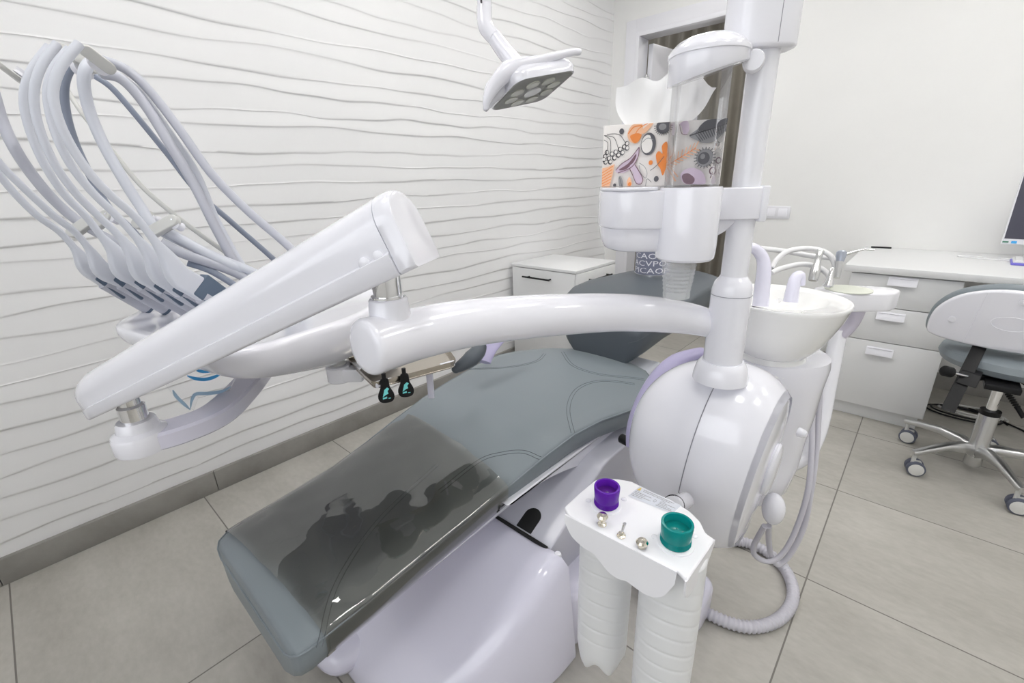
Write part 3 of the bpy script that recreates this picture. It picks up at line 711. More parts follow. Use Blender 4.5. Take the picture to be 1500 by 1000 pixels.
# ================================================================== UNIT: body, pole
PX, PY = -.278, .966
POLE = V((PX, PY, 0))
def dental_unit():
    t = thing('dental_unit', 'round glossy white water unit carrying the tall white pole', 'dental unit', (-.27, 1.02, 0))
    bc = P(1058, 668, 1.095)
    an_ = (RG*.73-FH*.68).normalized(); an_ = (an_-UP*.10).normalized()
    at_ = UP.cross(an_).normalized(); au_ = an_.cross(at_).normalized()
    if au_.z < 0: au_ = -au_; 
    SU, ST, SL, SR = .238, .155, .228, .150
    def prof_(s_): q_ = abs(s_)/(SL if s_ < 0 else SR); return max(.01, 1-q_**2.15)**(1/2.15)
    def bring(s_, k_=1.0):
        f = prof_(s_)*k_; out = []
        for k in range(56):
            q_ = 2*PI*k/56; c_, s2 = math.cos(q_), math.sin(q_)
            out.append(bc+an_*s_+at_*(ST*f*math.copysign(abs(c_)**.92, c_))+au_*(SU*f*math.copysign(abs(s2)**.92, s2)))
        return out
    RIM = .080
    a = MB(); sv = [-SL*math.cos(PI/2*k/16) for k in range(16)] + [0, .02, .04, .06, .08, .092, RIM]
    a.loft([bring(s_) for s_ in sv] + [bring(RIM, .985), bring(RIM, .97)]); body = ob('body', a, WHITE, t, angle=60)
    # seam line running down the body
    def bpt(s_, q_, k_=1.0008): f = prof_(s_)*k_; c_, s2 = math.cos(q_), math.sin(q_); return bc+an_*s_+at_*(ST*f*math.copysign(abs(c_)**.92, c_))+au_*(SU*f*math.copysign(abs(s2)**.92, s2))
    sd_ = 1 if at_.dot(CAM-bc) > 0 else -1
    pts = [bpt(-.035, (PI/2-q_*.1 if sd_ > 0 else PI/2+q_*.1)) for q_ in range(2, 30)]
    a = MB(); a.tube(pts, .0011, 6); ob('seam', a, SEAM, body)
    # side lid: shallow oval disc closing the right flank
    a = MB(); a.loft([bring(RIM, .955)]+[[p+an_*d_ for p in bring(RIM, k_)] for d_, k_ in ((.001, .952), (.004, .95), (.007, .94), (.011, .88), (.016, .72), (.019, .5), (.020, .2))]); sd = ob('side_lid', a, WHITE, t, angle=60)
    a = MB(); a.ell(bc+an_*(RIM+.024)+au_*.02, at_*.040, au_*.070, an_*.012, 30, 10, .8); ob('lid_boss', a, WHITE, sd)
    # rear housing carrying the bowl
    def rs(z, o, w_, d_, r): return [o+RG*p[0]+FH*p[1]+UP*(z-o.z) for p in rrect(w_, d_, r, 6)]
    hc = P(1128, 600, 1.25); hc = V((hc.x, hc.y, 0))
    a = MB(); rings = []
    for z, dx, dy, w_, d_ in ((.405, -.07, -.02, .03, .03), (.41, -.07, -.02, .09, .10), (.43, -.058, -.02, .155, .15), (.47, -.046, -.02, .195, .18), (.54, -.036, -.01, .218, .20), (.62, -.031, 0, .228, .22), (.70, -.028, 0, .234, .24), (.78, -.026, 0, .235, .25), (.83, -.024, 0, .240, .26), (.85, -.024, 0, .235, .255), (.853, -.024, 0, .215, .235)):
        o = hc+RG*dx+FH*dy; rings.append([V((q.x, q.y, z)) for q in [o+RG*p[0]+FH*p[1] for p in rrect(w_, d_, min(w_, d_)*.42, 6)]])
    a.loft(rings); hs = ob('rear_housing', a, WHITE, t, angle=60)
    a = MB(); a.lathe([(.012, 0), (.010, .014), (.006, .018), (.001, .018)], P(1170, 632, 1.10), (RG*.6-FH).normalized(), 18); ob('button', a, WHITE, hs)
    a = MB(); q = P(1133, 745, 1.17); a.ell(q, RG*.026, FH*.03, UP*.045, 24, 14); ob('lower_cap', a, WHITE, t)
    # floor stand hidden behind the body
    a = MB(); b0 = V((-.36, 1.10, 0)); a.prism(rrect(.20, .16, .05), V((-.37, 1.12, 0)), V((1, 0, 0)), V((0, 1, 0)), UP, .003, .12, .02); a.lathe([(.06, .10), (.055, .5)], V((-.35, 1.10, 0)), n=24); ob('floor_stand', a, LAV, t)
    # collar and pole
    a = MB(); zc = bc.z
    a.lathe([(.056, .868), (.055, .880), (.051, .897), (.047, .906), (.042, .912)], POLE, n=40); ob('collar_skirt', a, WHITE, t)
    a = MB(); a.lathe([(.0385, .905), (.0385, 1.052), (.038, 1.066), (.034, 1.082), (.027, 1.090), (.025, 1.094)], POLE, n=36); cl = ob('collar', a, WHITE, t)
    a = MB(); a.tube([POLE+UP*1.056+V((.0387*math.cos(q), .0387*math.sin(q), 0)) for q in [2*PI*k/36 for k in range(37)]], .0006, 5); ob('seam', a, SEAM, cl)
    a = MB(); a.lathe([(.0248, 1.09), (.0248, 2.1)], POLE, n=32); ob('pole', a, WHITE2, t)
    # clamp housing on the pole top
    top = MB(); oc = POLE-RG*.012
    top.prism(spl2([(-.056, 0), (-.047, -.030), (-.017, -.041), (.026, -.039), (.052, -.026), (.058, 0), (.052, .026), (.017, .038), (-.026, .038), (-.050, .026)], 4), oc, RG, FH, UP, 1.482, 1.80, .006); ch = ob('clamp_housing', top, WHITE2, t)
    a = MB(); top2 = [oc+RG*.012-FH*.0408+UP*z for z in (1.487, 1.79)]; a.tube(top2, .0007, 5); ob('seam', a, SEAM, ch)
    for px, py in ((1123, 6), (1117, 50)):
        q = P(px, py, .765); a = MB(); a.box(q, .010, .012, .008, RG, FH, UP, .002); a2 = ob('screw_recess', a, BEIGE, ch); a = MB(); a.lathe([(.004, 0), (.004, .004)], q-FH*.012, -FH, 10); ob('screw', a, STEEL, a2)
    a = MB(); q = P(1104, 88, .745); nn = (CAM-q).normalized(); nn.z = 0; nn.normalize(); a.lathe([(.0165, -.02), (.0165, 0), (.015, .003), (.001, .0035)], q, nn, 28); ob('cover_cap', a, WHITE2, t)
dental_unit()

# ================================================================== OPERATING LIGHT (hangs from the pole's arm)
def op_light():
    D = 1.348; k = F/D
    c = V((-.965, 1.172, 1.53))
    U_ = V((.302, .933, .199)).normalized(); V_ = V((-.904, .346, -.251)).normalized(); N_ = U_.cross(V_).normalized()
    if N_.dot(CAM-c) < 0: N_ = -N_
    h = .10
    t = thing('operating_light', 'white square dental lamp with eight round lenses hanging in front of the relief wall', 'lamp', c)
    a = MB(); a.prism(rrect(.20, .20, .035), c, U_, V_, N_, -.012, .0, .003); fp = ob('face_plate', a, LAMPF, t)
    for i in range(8):
        an = 2*PI*i/8+.3; rr = .066; a = MB(); a.lathe([(.0205, -.001), (.0205, .003), (.001, .0032)], c+U_*rr*math.cos(an)+V_*rr*math.sin(an), N_, 24); ob('lens', a, LENS, fp)
    a = MB(); a.lathe([(.027, -.001), (.027, .003), (.001, .0032)], c, N_, 28); ob('lens', a, LENSW, fp, label='larger white centre lens')
    # housing: thick shell behind the face, swelling at one side
    a = MB(); rings = []
    for z, w_, r_, ou, ov in ((-.002, .205, .036, 0, 0), (-.02, .214, .04, 0, 0), (-.038, .206, .045, .0, .004), (-.052, .16, .045, .0, .01), (-.058, .09, .04, 0, .012)):
        rings.append([c+U_*(p[0]+ou)+V_*(p[1]+ov)+N_*z for p in rrect(w_, w_, r_)])
    a.loft(rings); ob('housing', a, WHITE, t, angle=50)
    # handle bar curving out over the right side, rim swelling at the left
    hd = spline([P(712, 158, D-.09), P(716, 140, D-.10), P(735, 112, D-.11), P(757, 97, D-.11), P(790, 88, D-.10), P(835, 77, D-.08), P(848, 76, D-.07)], 6)
    a = MB(); a.tube(hd, [.008, .016, .024, .022, .012, .010, .009], 14, flat=.8, round_end=True); ob('handle', a, WHITE, t)
    a = MB(); a.tube(spline([P(712, 158, D-.06), P(722, 135, D-.07), P(745, 108, D-.06)], 6), [.010, .03, .035], 14, flat=.7, round_end=True); ob('side_swelling', a, WHITE, t)
    # stem
    a = MB(); el = P(711, 45, D); a.tube(spline([P(758, 98, D+.02), P(738, 74, D+.01), P(722, 52, D)], 4), [.026, .024, .021], 20); ob('stem', a, WHITE, t)
    a = MB(); a.tube(spline([P(724, 55, D), P(713, 42, D), P(709.5, 28, D), P(709.5, 10, D)], 6), [.0215, .0225, .0225, .0225], 20); ob('elbow', a, WHITE, t)
    pt = P(709.5, 9, D); a = MB(); a.tube([pt, V((pt.x, pt.y, 2.05))], .0215, 20); ps = ob('post', a, WHITE, t)
    a = MB(); q = P(705, 2, D-.03); a.box(q, .003, .003, .005); ob('screw', a, INK, ps)
    a = MB(); a.tube([V((pt.x, pt.y, 2.05)), V((pt.x+.3, pt.y-.05, 2.10)), V((PX, PY, 2.06))], .022, 16, round_end=True); ob('arm', a, WHITE, t)
op_light()

# ================================================================== CUP DISPENSER, TISSUES
def LF(a_, b_, z): return V((PX, PY, 0))+RG*(a_+.025)+FH*b_+UP*z
def cup_dispenser():
    t = thing('cup_dispenser', 'white cup and tissue dispenser clamped to the pole with clear tube', 'dispenser', LF(-.2, 0, 1.15))
    plan = round_poly([(-.262, .09), (-.272, .0), (-.250, -.050), (-.18, -.062), (-.08, -.050), (-.04, -.01), (-.04, .08)], [.03, .06, .05, .02, .05, .03, .03], 6)
    o = V((PX, PY, 0))
    a = MB(); a.prism(plan, o, RG, FH, UP, 1.195, 1.262, .004); bin_ = ob('bin_rim', a, WHITE, t)
    low = [(x*.975-.004, y*.93+.003) for x, y in plan]
    a = MB(); rings = []
    for z, s_ in ((1.152, .84), (1.156, .92), (1.166, .96), (1.180, .985), (1.199, .99)):
        cx_, cy_ = -.155, .02; rings.append([o+RG*(cx_+(x-cx_)*s_)+FH*(cy_+(y-cy_)*s_)+UP*z for x, y in low])
    a.loft(rings); ob('bin', a, WHITE, t, angle=50)
    a = MB(); a.prism(round_poly([(-.262, .08), (-.272, .0), (-.250, -.052), (-.18, -.064), (-.175, .08)], .02, 4), o, RG, FH, UP, 1.262, 1.268, .002); ob('tray_lip', a, WHITE, t)
    tc = LF(-.146, -.045, 0)
    a = MB(); a.lathe([(.048, 1.138), (.052, 1.142), (.0535, 1.16), (.0535, 1.262), (.052, 1.266), (.045, 1.266)], tc, n=40); ob('tube_socket', a, WHITE, t)
    a = MB(); a.lathe([(.0455, 1.264), (.0455, 1.468)], tc, n=40); a.f = a.f[:-2]; a.mi = a.mi[:-2]; ob('tube', a, CLEAR, t, label='clear acrylic cup tube')
    # lid: domed cap with a beak to the rear
    lid = spl2([(-.052, 0), (-.042, -.034), (0, -.054), (.042, -.042), (.07, -.012), (.078, .015), (.07, .04), (.03, .05), (-.02, .05), (-.046, .03)], 5)
    a = MB(); rings = []
    for z, s_ in ((1.4395, .98), (1.441, 1.0), (1.469, 1.0), (1.470, 1.035), (1.476, 1.035), (1.481, .97), (1.490, .8), (1.496, .55), (1.498, .2)):
        rings.append([tc+RG*x*s_+FH*y*s_+UP*(z+ (x*.05 if z > 1.465 else x*.28)) for x, y in lid])
    a.loft(rings); ob('lid', a, WHITE, t, angle=45)
    # bracket to the pole
    a = MB(); a.prism(round_poly([(-.09, -.01), (-.02, -.034), (.022, -.032), (.022, .030), (-.02, .038), (-.09, .075)], .012, 4), o, RG, FH, UP, 1.205, 1.262, .003); ob('bracket', a, WHITE, t)
    a = MB(); a.prism([(-.085, 1.206), (-.01, 1.206), (-.035, 1.182), (-.085, 1.155)], o-FH*.0+FH*.015, RG, UP, FH, -.03, .03, .004); ob('bracket_web', a, WHITE, t)
    a = MB(); a.prism(rrect(.014, .066, .004), o+RG*.024, RG, FH, UP, 1.200, 1.264, .003); ob('clamp_block', a, WHITE2, t)
cup_dispenser()
def cups():
    tc = LF(-.154, -.045, 0)
    prof = []
    z = 1.064
    t = thing('plastic_cup', 'clear ribbed plastic cup sticking out below the dispenser', 'cup', V((tc.x, tc.y, z)))
    prof = [(.023, 0), (.0245, .001)]
    for k in range(9): prof += [(.0252+.0009*k, .010+.0075*k), (.0238+.0009*k, .0137+.0075*k)]
    prof += [(.0335, .085), (.035, .088)]
    a = MB(); a.lathe(prof, V((tc.x, tc.y, z)), n=36); a.f = a.f[:-1]; a.mi = a.mi[:-1]
    ob('cup_body', a, CUPM, t)
cups()
def tissue_box():
    c = LF(-.192, .055, 0); w_, d_, h_ = .214, .100, .110
    Xd = (RG*.955-FH*.295).normalized(); Yd = V((-Xd.y, Xd.x, 0)); z0_ = 1.268
    fc = LF(-.186, .012, 0); c = fc+Yd*(d_/2)
    t = thing('tissue_box', 'tissue box printed with mushrooms, berries and autumn leaves', 'tissue box', V((c.x, c.y, z0_)))
    a = MB(); a.box(V((c.x, c.y, z0_+h_/2)), w_/2, d_/2, h_/2, Xd, Yd, UP, .0015); bx = ob('carton', a, CARD, t)
    # printed drawings on the front face, in pixels of a 1250-wide close view
    M_ = [INK, GREYINK, ORANGE, ORANGEL, MAUVE, LILAC, CARD, mat('dark_grey_ink', srgb(95, 95, 100), .7)]
    a = MB(); lay = [0]
    def Q(x, y, l=None):
        u = (x-105)/(740-105)-.5; v = (330-y)/(330-45)
        if l is None: l = lay[0]
        return V((c.x, c.y, z0_))+Xd*(u*w_)-Yd*(d_/2+.0003+.00008*l)+UP*max(.001, min(h_-.001, v*h_))
    def shape(pts, mi): lay[0] += 1; a.slot(mi); a.poly([Q(max(107, min(738, x)), y) for x, y in pts])
    def line(pts, wd_, mi):
        lay[0] += 1; a.slot(mi); L_, R2 = [], []
        for i, p in enumerate(pts):
            q0, q1 = V(pts[max(i-1, 0)]), V(pts[min(i+1, len(pts)-1)]); d = (q1-q0).normalized(); n_ = V((-d.y, d.x))*wd_/2
            L_.append(Q(min(738, max(107, p[0]+n_.x)), p[1]+n_.y)); R2.append(Q(min(738, max(107, p[0]-n_.x)), p[1]-n_.y))
        a.loft([L_, R2], False, False, False)
    def circ(x, y, r, mi, n=18, sy=1): shape([(x+r*math.cos(2*PI*k/n), y+r*sy*math.sin(2*PI*k/n)) for k in range(n)], mi)
    def ringc(x, y, r, wd_, mi, sy=1): line([(x+r*math.cos(2*PI*k/22), y+r*sy*math.sin(2*PI*k/22)) for k in range(23)], wd_, mi)
    def cv(pts, n=5, cl=True): return spl2(pts, n, cl)
    # berries cluster
    for k, (x, y) in enumerate([(122, 212), (118, 186), (140, 196), (155, 176), (148, 212), (170, 194), (176, 168), (192, 182), (200, 156), (214, 172), (222, 146), (236, 132), (238, 152), (128, 168), (112, 200)]):
        circ(x, y, 12, 0 if k % 3 else 7, 12); circ(x+2, y-1, 8, 6, 10)
    for x0_, y0_, x1_, y1_ in ((110, 90, 150, 170), (110, 90, 190, 150), (125, 85, 230, 130), (110, 110, 125, 180)): line(cv([(x0_, y0_), ((x0_+x1_)/2+14, (y0_+y1_)/2-18), (x1_, y1_)], 6, False), 2.5, 0)
    for x, y, r in ((205, 76, 13), (407, 297, 13), (180, 322, 9), (706, 152, 11)): circ(x, y, r, 7)
    for x, y, r in ((371, 222, 11),): circ(x, y, r, 2)
    # orange chanterelle at the top
    shape(cv([(240, 78), (262, 50), (310, 48), (318, 74), (310, 108), (290, 132), (258, 126), (240, 104)]), 3); shape(cv([(252, 100), (285, 88), (312, 96), (300, 122), (275, 130)]), 2); shape(cv([(310, 80), (360, 42), (372, 48), (330, 90)]), 3)
    line(cv([(242, 88), (270, 60), (312, 56)], 5, False), 5, 2); line(cv([(280, 90), (300, 66), (345, 46)], 5, False), 4, 2)
    # hazelnut ring
    circ(352, 138, 40, 7, 24, 1.25); circ(346, 138, 31, 6, 20, 1.3); shape(cv([(360, 100), (384, 110), (388, 150), (368, 176), (374, 138)]), 7); line(cv([(320, 130), (345, 112), (376, 120)], 5, False), 3, 1)
    # spiny chestnut at the top centre
    circ(425, 62, 38, 7, 18, .9); circ(420, 66, 20, 1, 14, .7)
    for k in range(14): an = PI*k/13; line([(425+34*math.cos(an), 62+30*math.sin(an)), (425+50*math.cos(an), 62+42*math.sin(an))], 3, 0)
    # large mauve mushroom
    shape(cv([(182, 252), (215, 222), (262, 196), (304, 150), (302, 192), (268, 240), (236, 262), (196, 264)]), 5); shape(cv([(200, 250), (250, 222), (290, 180), (282, 212), (240, 248)]), 4); shape(cv([(258, 236), (286, 226), (332, 290), (318, 318), (298, 312), (276, 262)]), 5)
    line(cv([(182, 252), (215, 222), (262, 196), (304, 150)], 6, False), 4, 4); line(cv([(304, 150), (302, 192), (268, 240), (196, 264)], 6, False), 4, 4); line(cv([(258, 244), (280, 280), (300, 314), (326, 318), (332, 290), (288, 230)], 6, False), 4, 4)
    # orange leaf low left
    shape([(107, 240), (135, 236), (175, 222), (168, 270), (152, 330), (107, 330)], 3)
    for k in range(6): line([(107, 262+k*13), (166-k*2, 232+k*15)], 3.5, 2)
    # small things at the bottom
    shape(cv([(200, 290), (212, 280), (228, 310), (225, 330), (208, 328)]), 1); line([(206, 285), (222, 328)], 3, 7); shape(cv([(250, 300), (262, 285), (276, 318), (262, 330), (248, 322)]), 3); circ(264, 318, 9, 2)
    line(cv([(310, 222), (340, 240), (356, 270), (348, 292), (322, 268), (310, 232)], 5, False), 2.5, 1); line(cv([(352, 330), (358, 296), (382, 312)], 5, False), 2.5, 7)
    # orange autumn leaf in the middle
    shape(cv([(396, 190), (410, 172), (430, 184), (424, 150), (446, 132), (456, 160), (462, 196), (456, 240), (440, 282), (424, 250), (408, 232)]), 2); line(cv([(372, 258), (404, 236), (440, 196)], 5, False), 3, 7)
    # feathery pale orange sprig
    for k in range(9):
        t_ = k/8; x, y = 462+t_*130, 236-t_*66
        line([(x, y), (x-8+26*t_, y-34)], 5, 3); line([(x, y), (x+30, y+8)], 5, 3)
    line([(455, 240), (600, 165)], 4, 2); line([(455, 240), (510, 310)], 7, 3); line([(470, 240), (520, 290)], 5, 3)
    # lilac mushroom top
    shape(cv([(505, 60), (540, 45), (556, 80), (548, 104), (530, 104), (516, 70)]), 5); line(cv([(506, 62), (520, 100), (550, 106)], 5, False), 3, 4)
    # big dark leaf
    shape(cv([(560, 112), (600, 84), (640, 50), (738, 45), (738, 92), (690, 138), (640, 146), (596, 132)]), 1)
    for k in range(13): t_ = k/12; line([(590+t_*140, 104-t_*42), (600+t_*130, 92-t_*47)], 5, 7); line([(590+t_*140, 108-t_*36), (620+t_*116, 138-t_*34)], 4, 7)
    line([(560, 112), (738, 70)], 5, 0)
    shape(cv([(600, 86), (640, 52), (738, 45), (738, 66), (640, 92)]), 7)
    # round spiny conker
    circ(648, 210, 44, 1, 22, .9); circ(642, 212, 30, 7, 18, .9); circ(636, 204, 12, 1, 12)
    for k in range(20): an = 2*PI*k/20; line([(648+40*math.cos(an), 210+36*math.sin(an)), (648+56*math.cos(an), 210+47*math.sin(an))], 4, 7)
    # pink mushroom low right
    shape(cv([(532, 290), (548, 262), (590, 252), (640, 270), (664, 310), (655, 326), (610, 326), (560, 322)]), 5); shape(cv([(540, 286), (570, 276), (606, 300), (596, 324), (556, 318)]), 4)
    # edge berries
    ringc(693, 268, 15, 6, 4); ringc(716, 224, 12, 6, 4); line([(684, 300), (706, 240)], 4, 4)
    ob('printed_pattern', a, M_, bx, smooth=False)
    # slit and tissue
    base = V((c.x, c.y, z0_+h_))
    a = MB(); rows, nu, nv = [], 26, 14
    sil_l = [(345, 200), (340, 160), (330, 120), (300, 80), (262, 40)]
    for j in range(nv+1):
        v = j/nv; row = []
        for i in range(nu+1):
            u = i/nu*2-1
            wdt = .050+.052*v**.7; hgt = .088*(1-.22*u*u+.05*math.sin(u*5)+.05*math.sin(u*11+1))
            x = u*wdt + .012*v*math.sin(3*v+u*2)-.012*(1-v)
            y_ = (.010*math.sin(u*6+v*2)*(.3+v)+.005*math.sin(u*13+1.5)*v) + .005
            row.append(base+Xd*x+Yd*y_+UP*(v*hgt-.002))
        rows.append(row)
    a.loft(rows, False, False, False); b2 = [[p+Yd*.0006 for p in r] for r in rows]; a.loft(b2, False, False, False)
    ob('tissue', a, TISSUE, origin=base, label='white paper tissue sticking up out of the printed box', cat='tissue', angle=80)
tissue_box()

# ================================================================== SPITTOON BOWL
def bowl():
    c = P(1143, 436, 1.10); zr = c.z
    ax_ = (RG*.97+FH*.2).normalized(); ay_ = UP.cross(ax_)
    t = thing('spittoon_bowl', 'oval white ceramic spittoon bowl with two curved spouts', 'spittoon', V((c.x, c.y, .85)))
    a = MB(); n = 56
    def ring(sx, sy, z, ox=0, oy=0): return [V((c.x, c.y, z))+ax_*(sx*math.cos(2*PI*k/n)+ox)+ay_*(sy*math.sin(2*PI*k/n)+oy) for k in range(n)]
    X_, Y_ = .148, .150
    rings = [ring(.065, .07, zr-.135, -.01, -.01), ring(.075, .078, zr-.130, -.01, -.01), ring(.098, .102, zr-.106, -.006, -.006), ring(.118, .124, zr-.072, -.003), ring(.131, .140, zr-.035), ring(.138, .148, zr-.010), ring(.141, .151, zr-.002), ring(.139, .149, zr+.002), ring(.134, .143, zr+.002), ring(.127, .136, zr-.004),
             ring(.108, .105, zr-.008, .012, .02), ring(.092, .09, zr-.03, .02, .025), ring(.066, .066, zr-.06, .022, .025), ring(.03, .028, zr-.075, .025, .025)]
    a.loft(rings); ob('bowl', a, CERAM, t, angle=55)
    a = MB(); a.lathe([(.085, -.175), (.082, -.16), (.075, -.132)], c+V((0, 0, 0)), n=36); ob('pedestal', a, CERAM, t)
    # cup filler spout
    b0 = P(1114, 447, 1.055); b0.z = zr-.006
    pts = [b0, P(1116, 425, 1.052), P(1119, 395, 1.05), P(1117, 378, 1.05), P(1108, 366, 1.05), P(1096, 362, 1.05), P(1088, 372, 1.05)]
    a = MB(); a.tube(spline(pts, 7), [.0175, .017, .0155, .0135, .012, .0105, .010], 22, round_end=False); ob('cup_filler_spout', a, LAV, t)
    b1 = P(1158, 441, 1.085); b1.z = zr-.006
    pts = [b1, P(1161, 424, 1.08), P(1165, 408, 1.08), P(1172, 404, 1.08), P(1173, 418, 1.085)]
    a = MB(); a.tube(spline(pts, 7), [.0165, .0145, .013, .0115, .009], 22); ob('rinse_spout', a, LAV, t)
    a = MB(); a.box(P(1141, 440, 1.07), .010, .004, .004, RG*.7+FH*.7, FH*.7-RG*.7, UP, .002); ob('nozzle', a, CLEAR, t)
bowl()

# ================================================================== ASSISTANT ARM
def assistant():
    zt = 1.0
    c = P(1247, 424, 1.27); zt = c.z
    t = thing('assistant_holder', 'white assistant instrument holder on a lavender arm beside the spittoon', 'instrument holder', V((c.x, c.y, zt)))
    pl = round_poly([(-.10, .00), (-.05, -.05), (.03, -.052), (.075, -.055), (.128, -.018), (.115, .02), (.05, .05), (-.07, .055)], .035, 5)
    a = MB(); a.prism(pl, V((c.x, c.y, 0)), RG, FH, UP, zt-.052, zt, .006); tr = ob('tray', a, WHITE2, t)
    a = MB(); a.lathe([(.056, 0), (.056, .002), (.050, .003), (.001, .003)], c+RG*-.008+FH*.0, UP, 40); ob('strainer', a, mat('pale_green_mesh', (.62, .64, .56), .4), tr)
    a = MB(); q = P(1263, 438, 1.24); a.box(q, .0035, .006, .012, RG, FH, UP, .001); ob('slot', a, BLACK, tr)
    a = MB(); pts = spline([c+RG*.0+UP*-.05, P(1246, 455, 1.28), P(1240, 475, 1.29), P(1228, 490, 1.30)], 6); a.tube(pts, [.044, .040, .030, .024], 18, flat=.6, upv=RG); ob('stem', a, mat('lavender_grey_plastic', (.52, .49, .57), .4), t)
    a = MB(); a.tube(spline([P(1229, 484, 1.30), P(1214, 560, 1.31), P(1199, 630, 1.31), P(1178, 668, 1.30), P(1140, 684, 1.27), P(1095, 684, 1.22)], 6), .0215, 18); ob('arm', a, WHITE2, t)
    # instruments resting in the holder
    q0, q1 = P(1191, 411, 1.27), P(1202, 366, 1.27); d = (q1-q0); L_ = d.length
    a = MB(); a.lathe([(.011, 0), (.0125, .01), (.013, .03), (.008, .052), (.0075, .065), (.010, L_-.004), (.008, L_)], q0, d, 20)
    ob('suction_handpiece', a, STEEL, origin=q0, label='tall waisted steel suction handpiece standing at left of holder', cat='handpiece', group=None)
    q0, q1 = P(1213, 417, 1.25), P(1220, 392, 1.25); d = (q1-q0); L_ = d.length
    a = MB(); a.lathe([(.015, -.004), (.013, .005), (.007, .025), (.006, L_-.003), (.004, L_)], q0, d, 18, sx=1, sy=.7)
    ob('saliva_ejector', a, CHROME, origin=q0, label='short chrome saliva ejector tip at the front of the holder', cat='handpiece')
    q0, q1 = P(1226, 407, 1.27), P(1231, 380, 1.27); d = q1-q0
    s = thing('air_water_syringe', 'chrome air water syringe with long thin nozzle pointing right', 'syringe', q0)
    a = MB(); a.lathe([(.0075, 0), (.008, .02), (.009, d.length)], q0, d, 18); ob('grip', a, ALU, s)
    a = MB(); q2 = P(1232.5, 372, 1.27); a.lathe([(.009, -.002), (.0125, .016), (.0125, .024), (.009, .028)], q1-d.normalized()*.004, d, 18); ob('head', a, mat('blue_grey_metal', (.42, .45, .52), .3, .7), s)
    a = MB(); a.tube([q2+d.normalized()*-.004, P(1258, 367, 1.27), P(1266, 365, 1.27), P(1281, 366, 1.27)], [.004, .0027, .0022, .002], 10); ob('nozzle', a, CHROME, s)
    for k, (pp, lb) in enumerate(((((1100, 362, 1.35), (1150, 368, 1.37), (1190, 375, 1.36), (1222, 378, 1.33)), 'upper white silicone hose running behind the spouts'), (((1130, 392, 1.33), (1140, 378, 1.33), (1157, 367, 1.33), (1185, 364, 1.33), (1210, 370, 1.31), (1222, 384, 1.30), (1224, 406, 1.30)), 'white silicone hose arching highest behind the bowl'), (((1130, 400, 1.30), (1145, 393, 1.31), (1175, 387, 1.31), (1200, 392, 1.30), (1214, 404, 1.29), (1216, 418, 1.28)), 'lowest white silicone hose curving behind the bowl rim'))):
        a = MB(); a.tube(spline([P(*q) for q in pp], 7), .0075, 14); ob('hose', a, HOSEW, origin=P(*pp[0]), label=lb, cat='hose')
assistant()

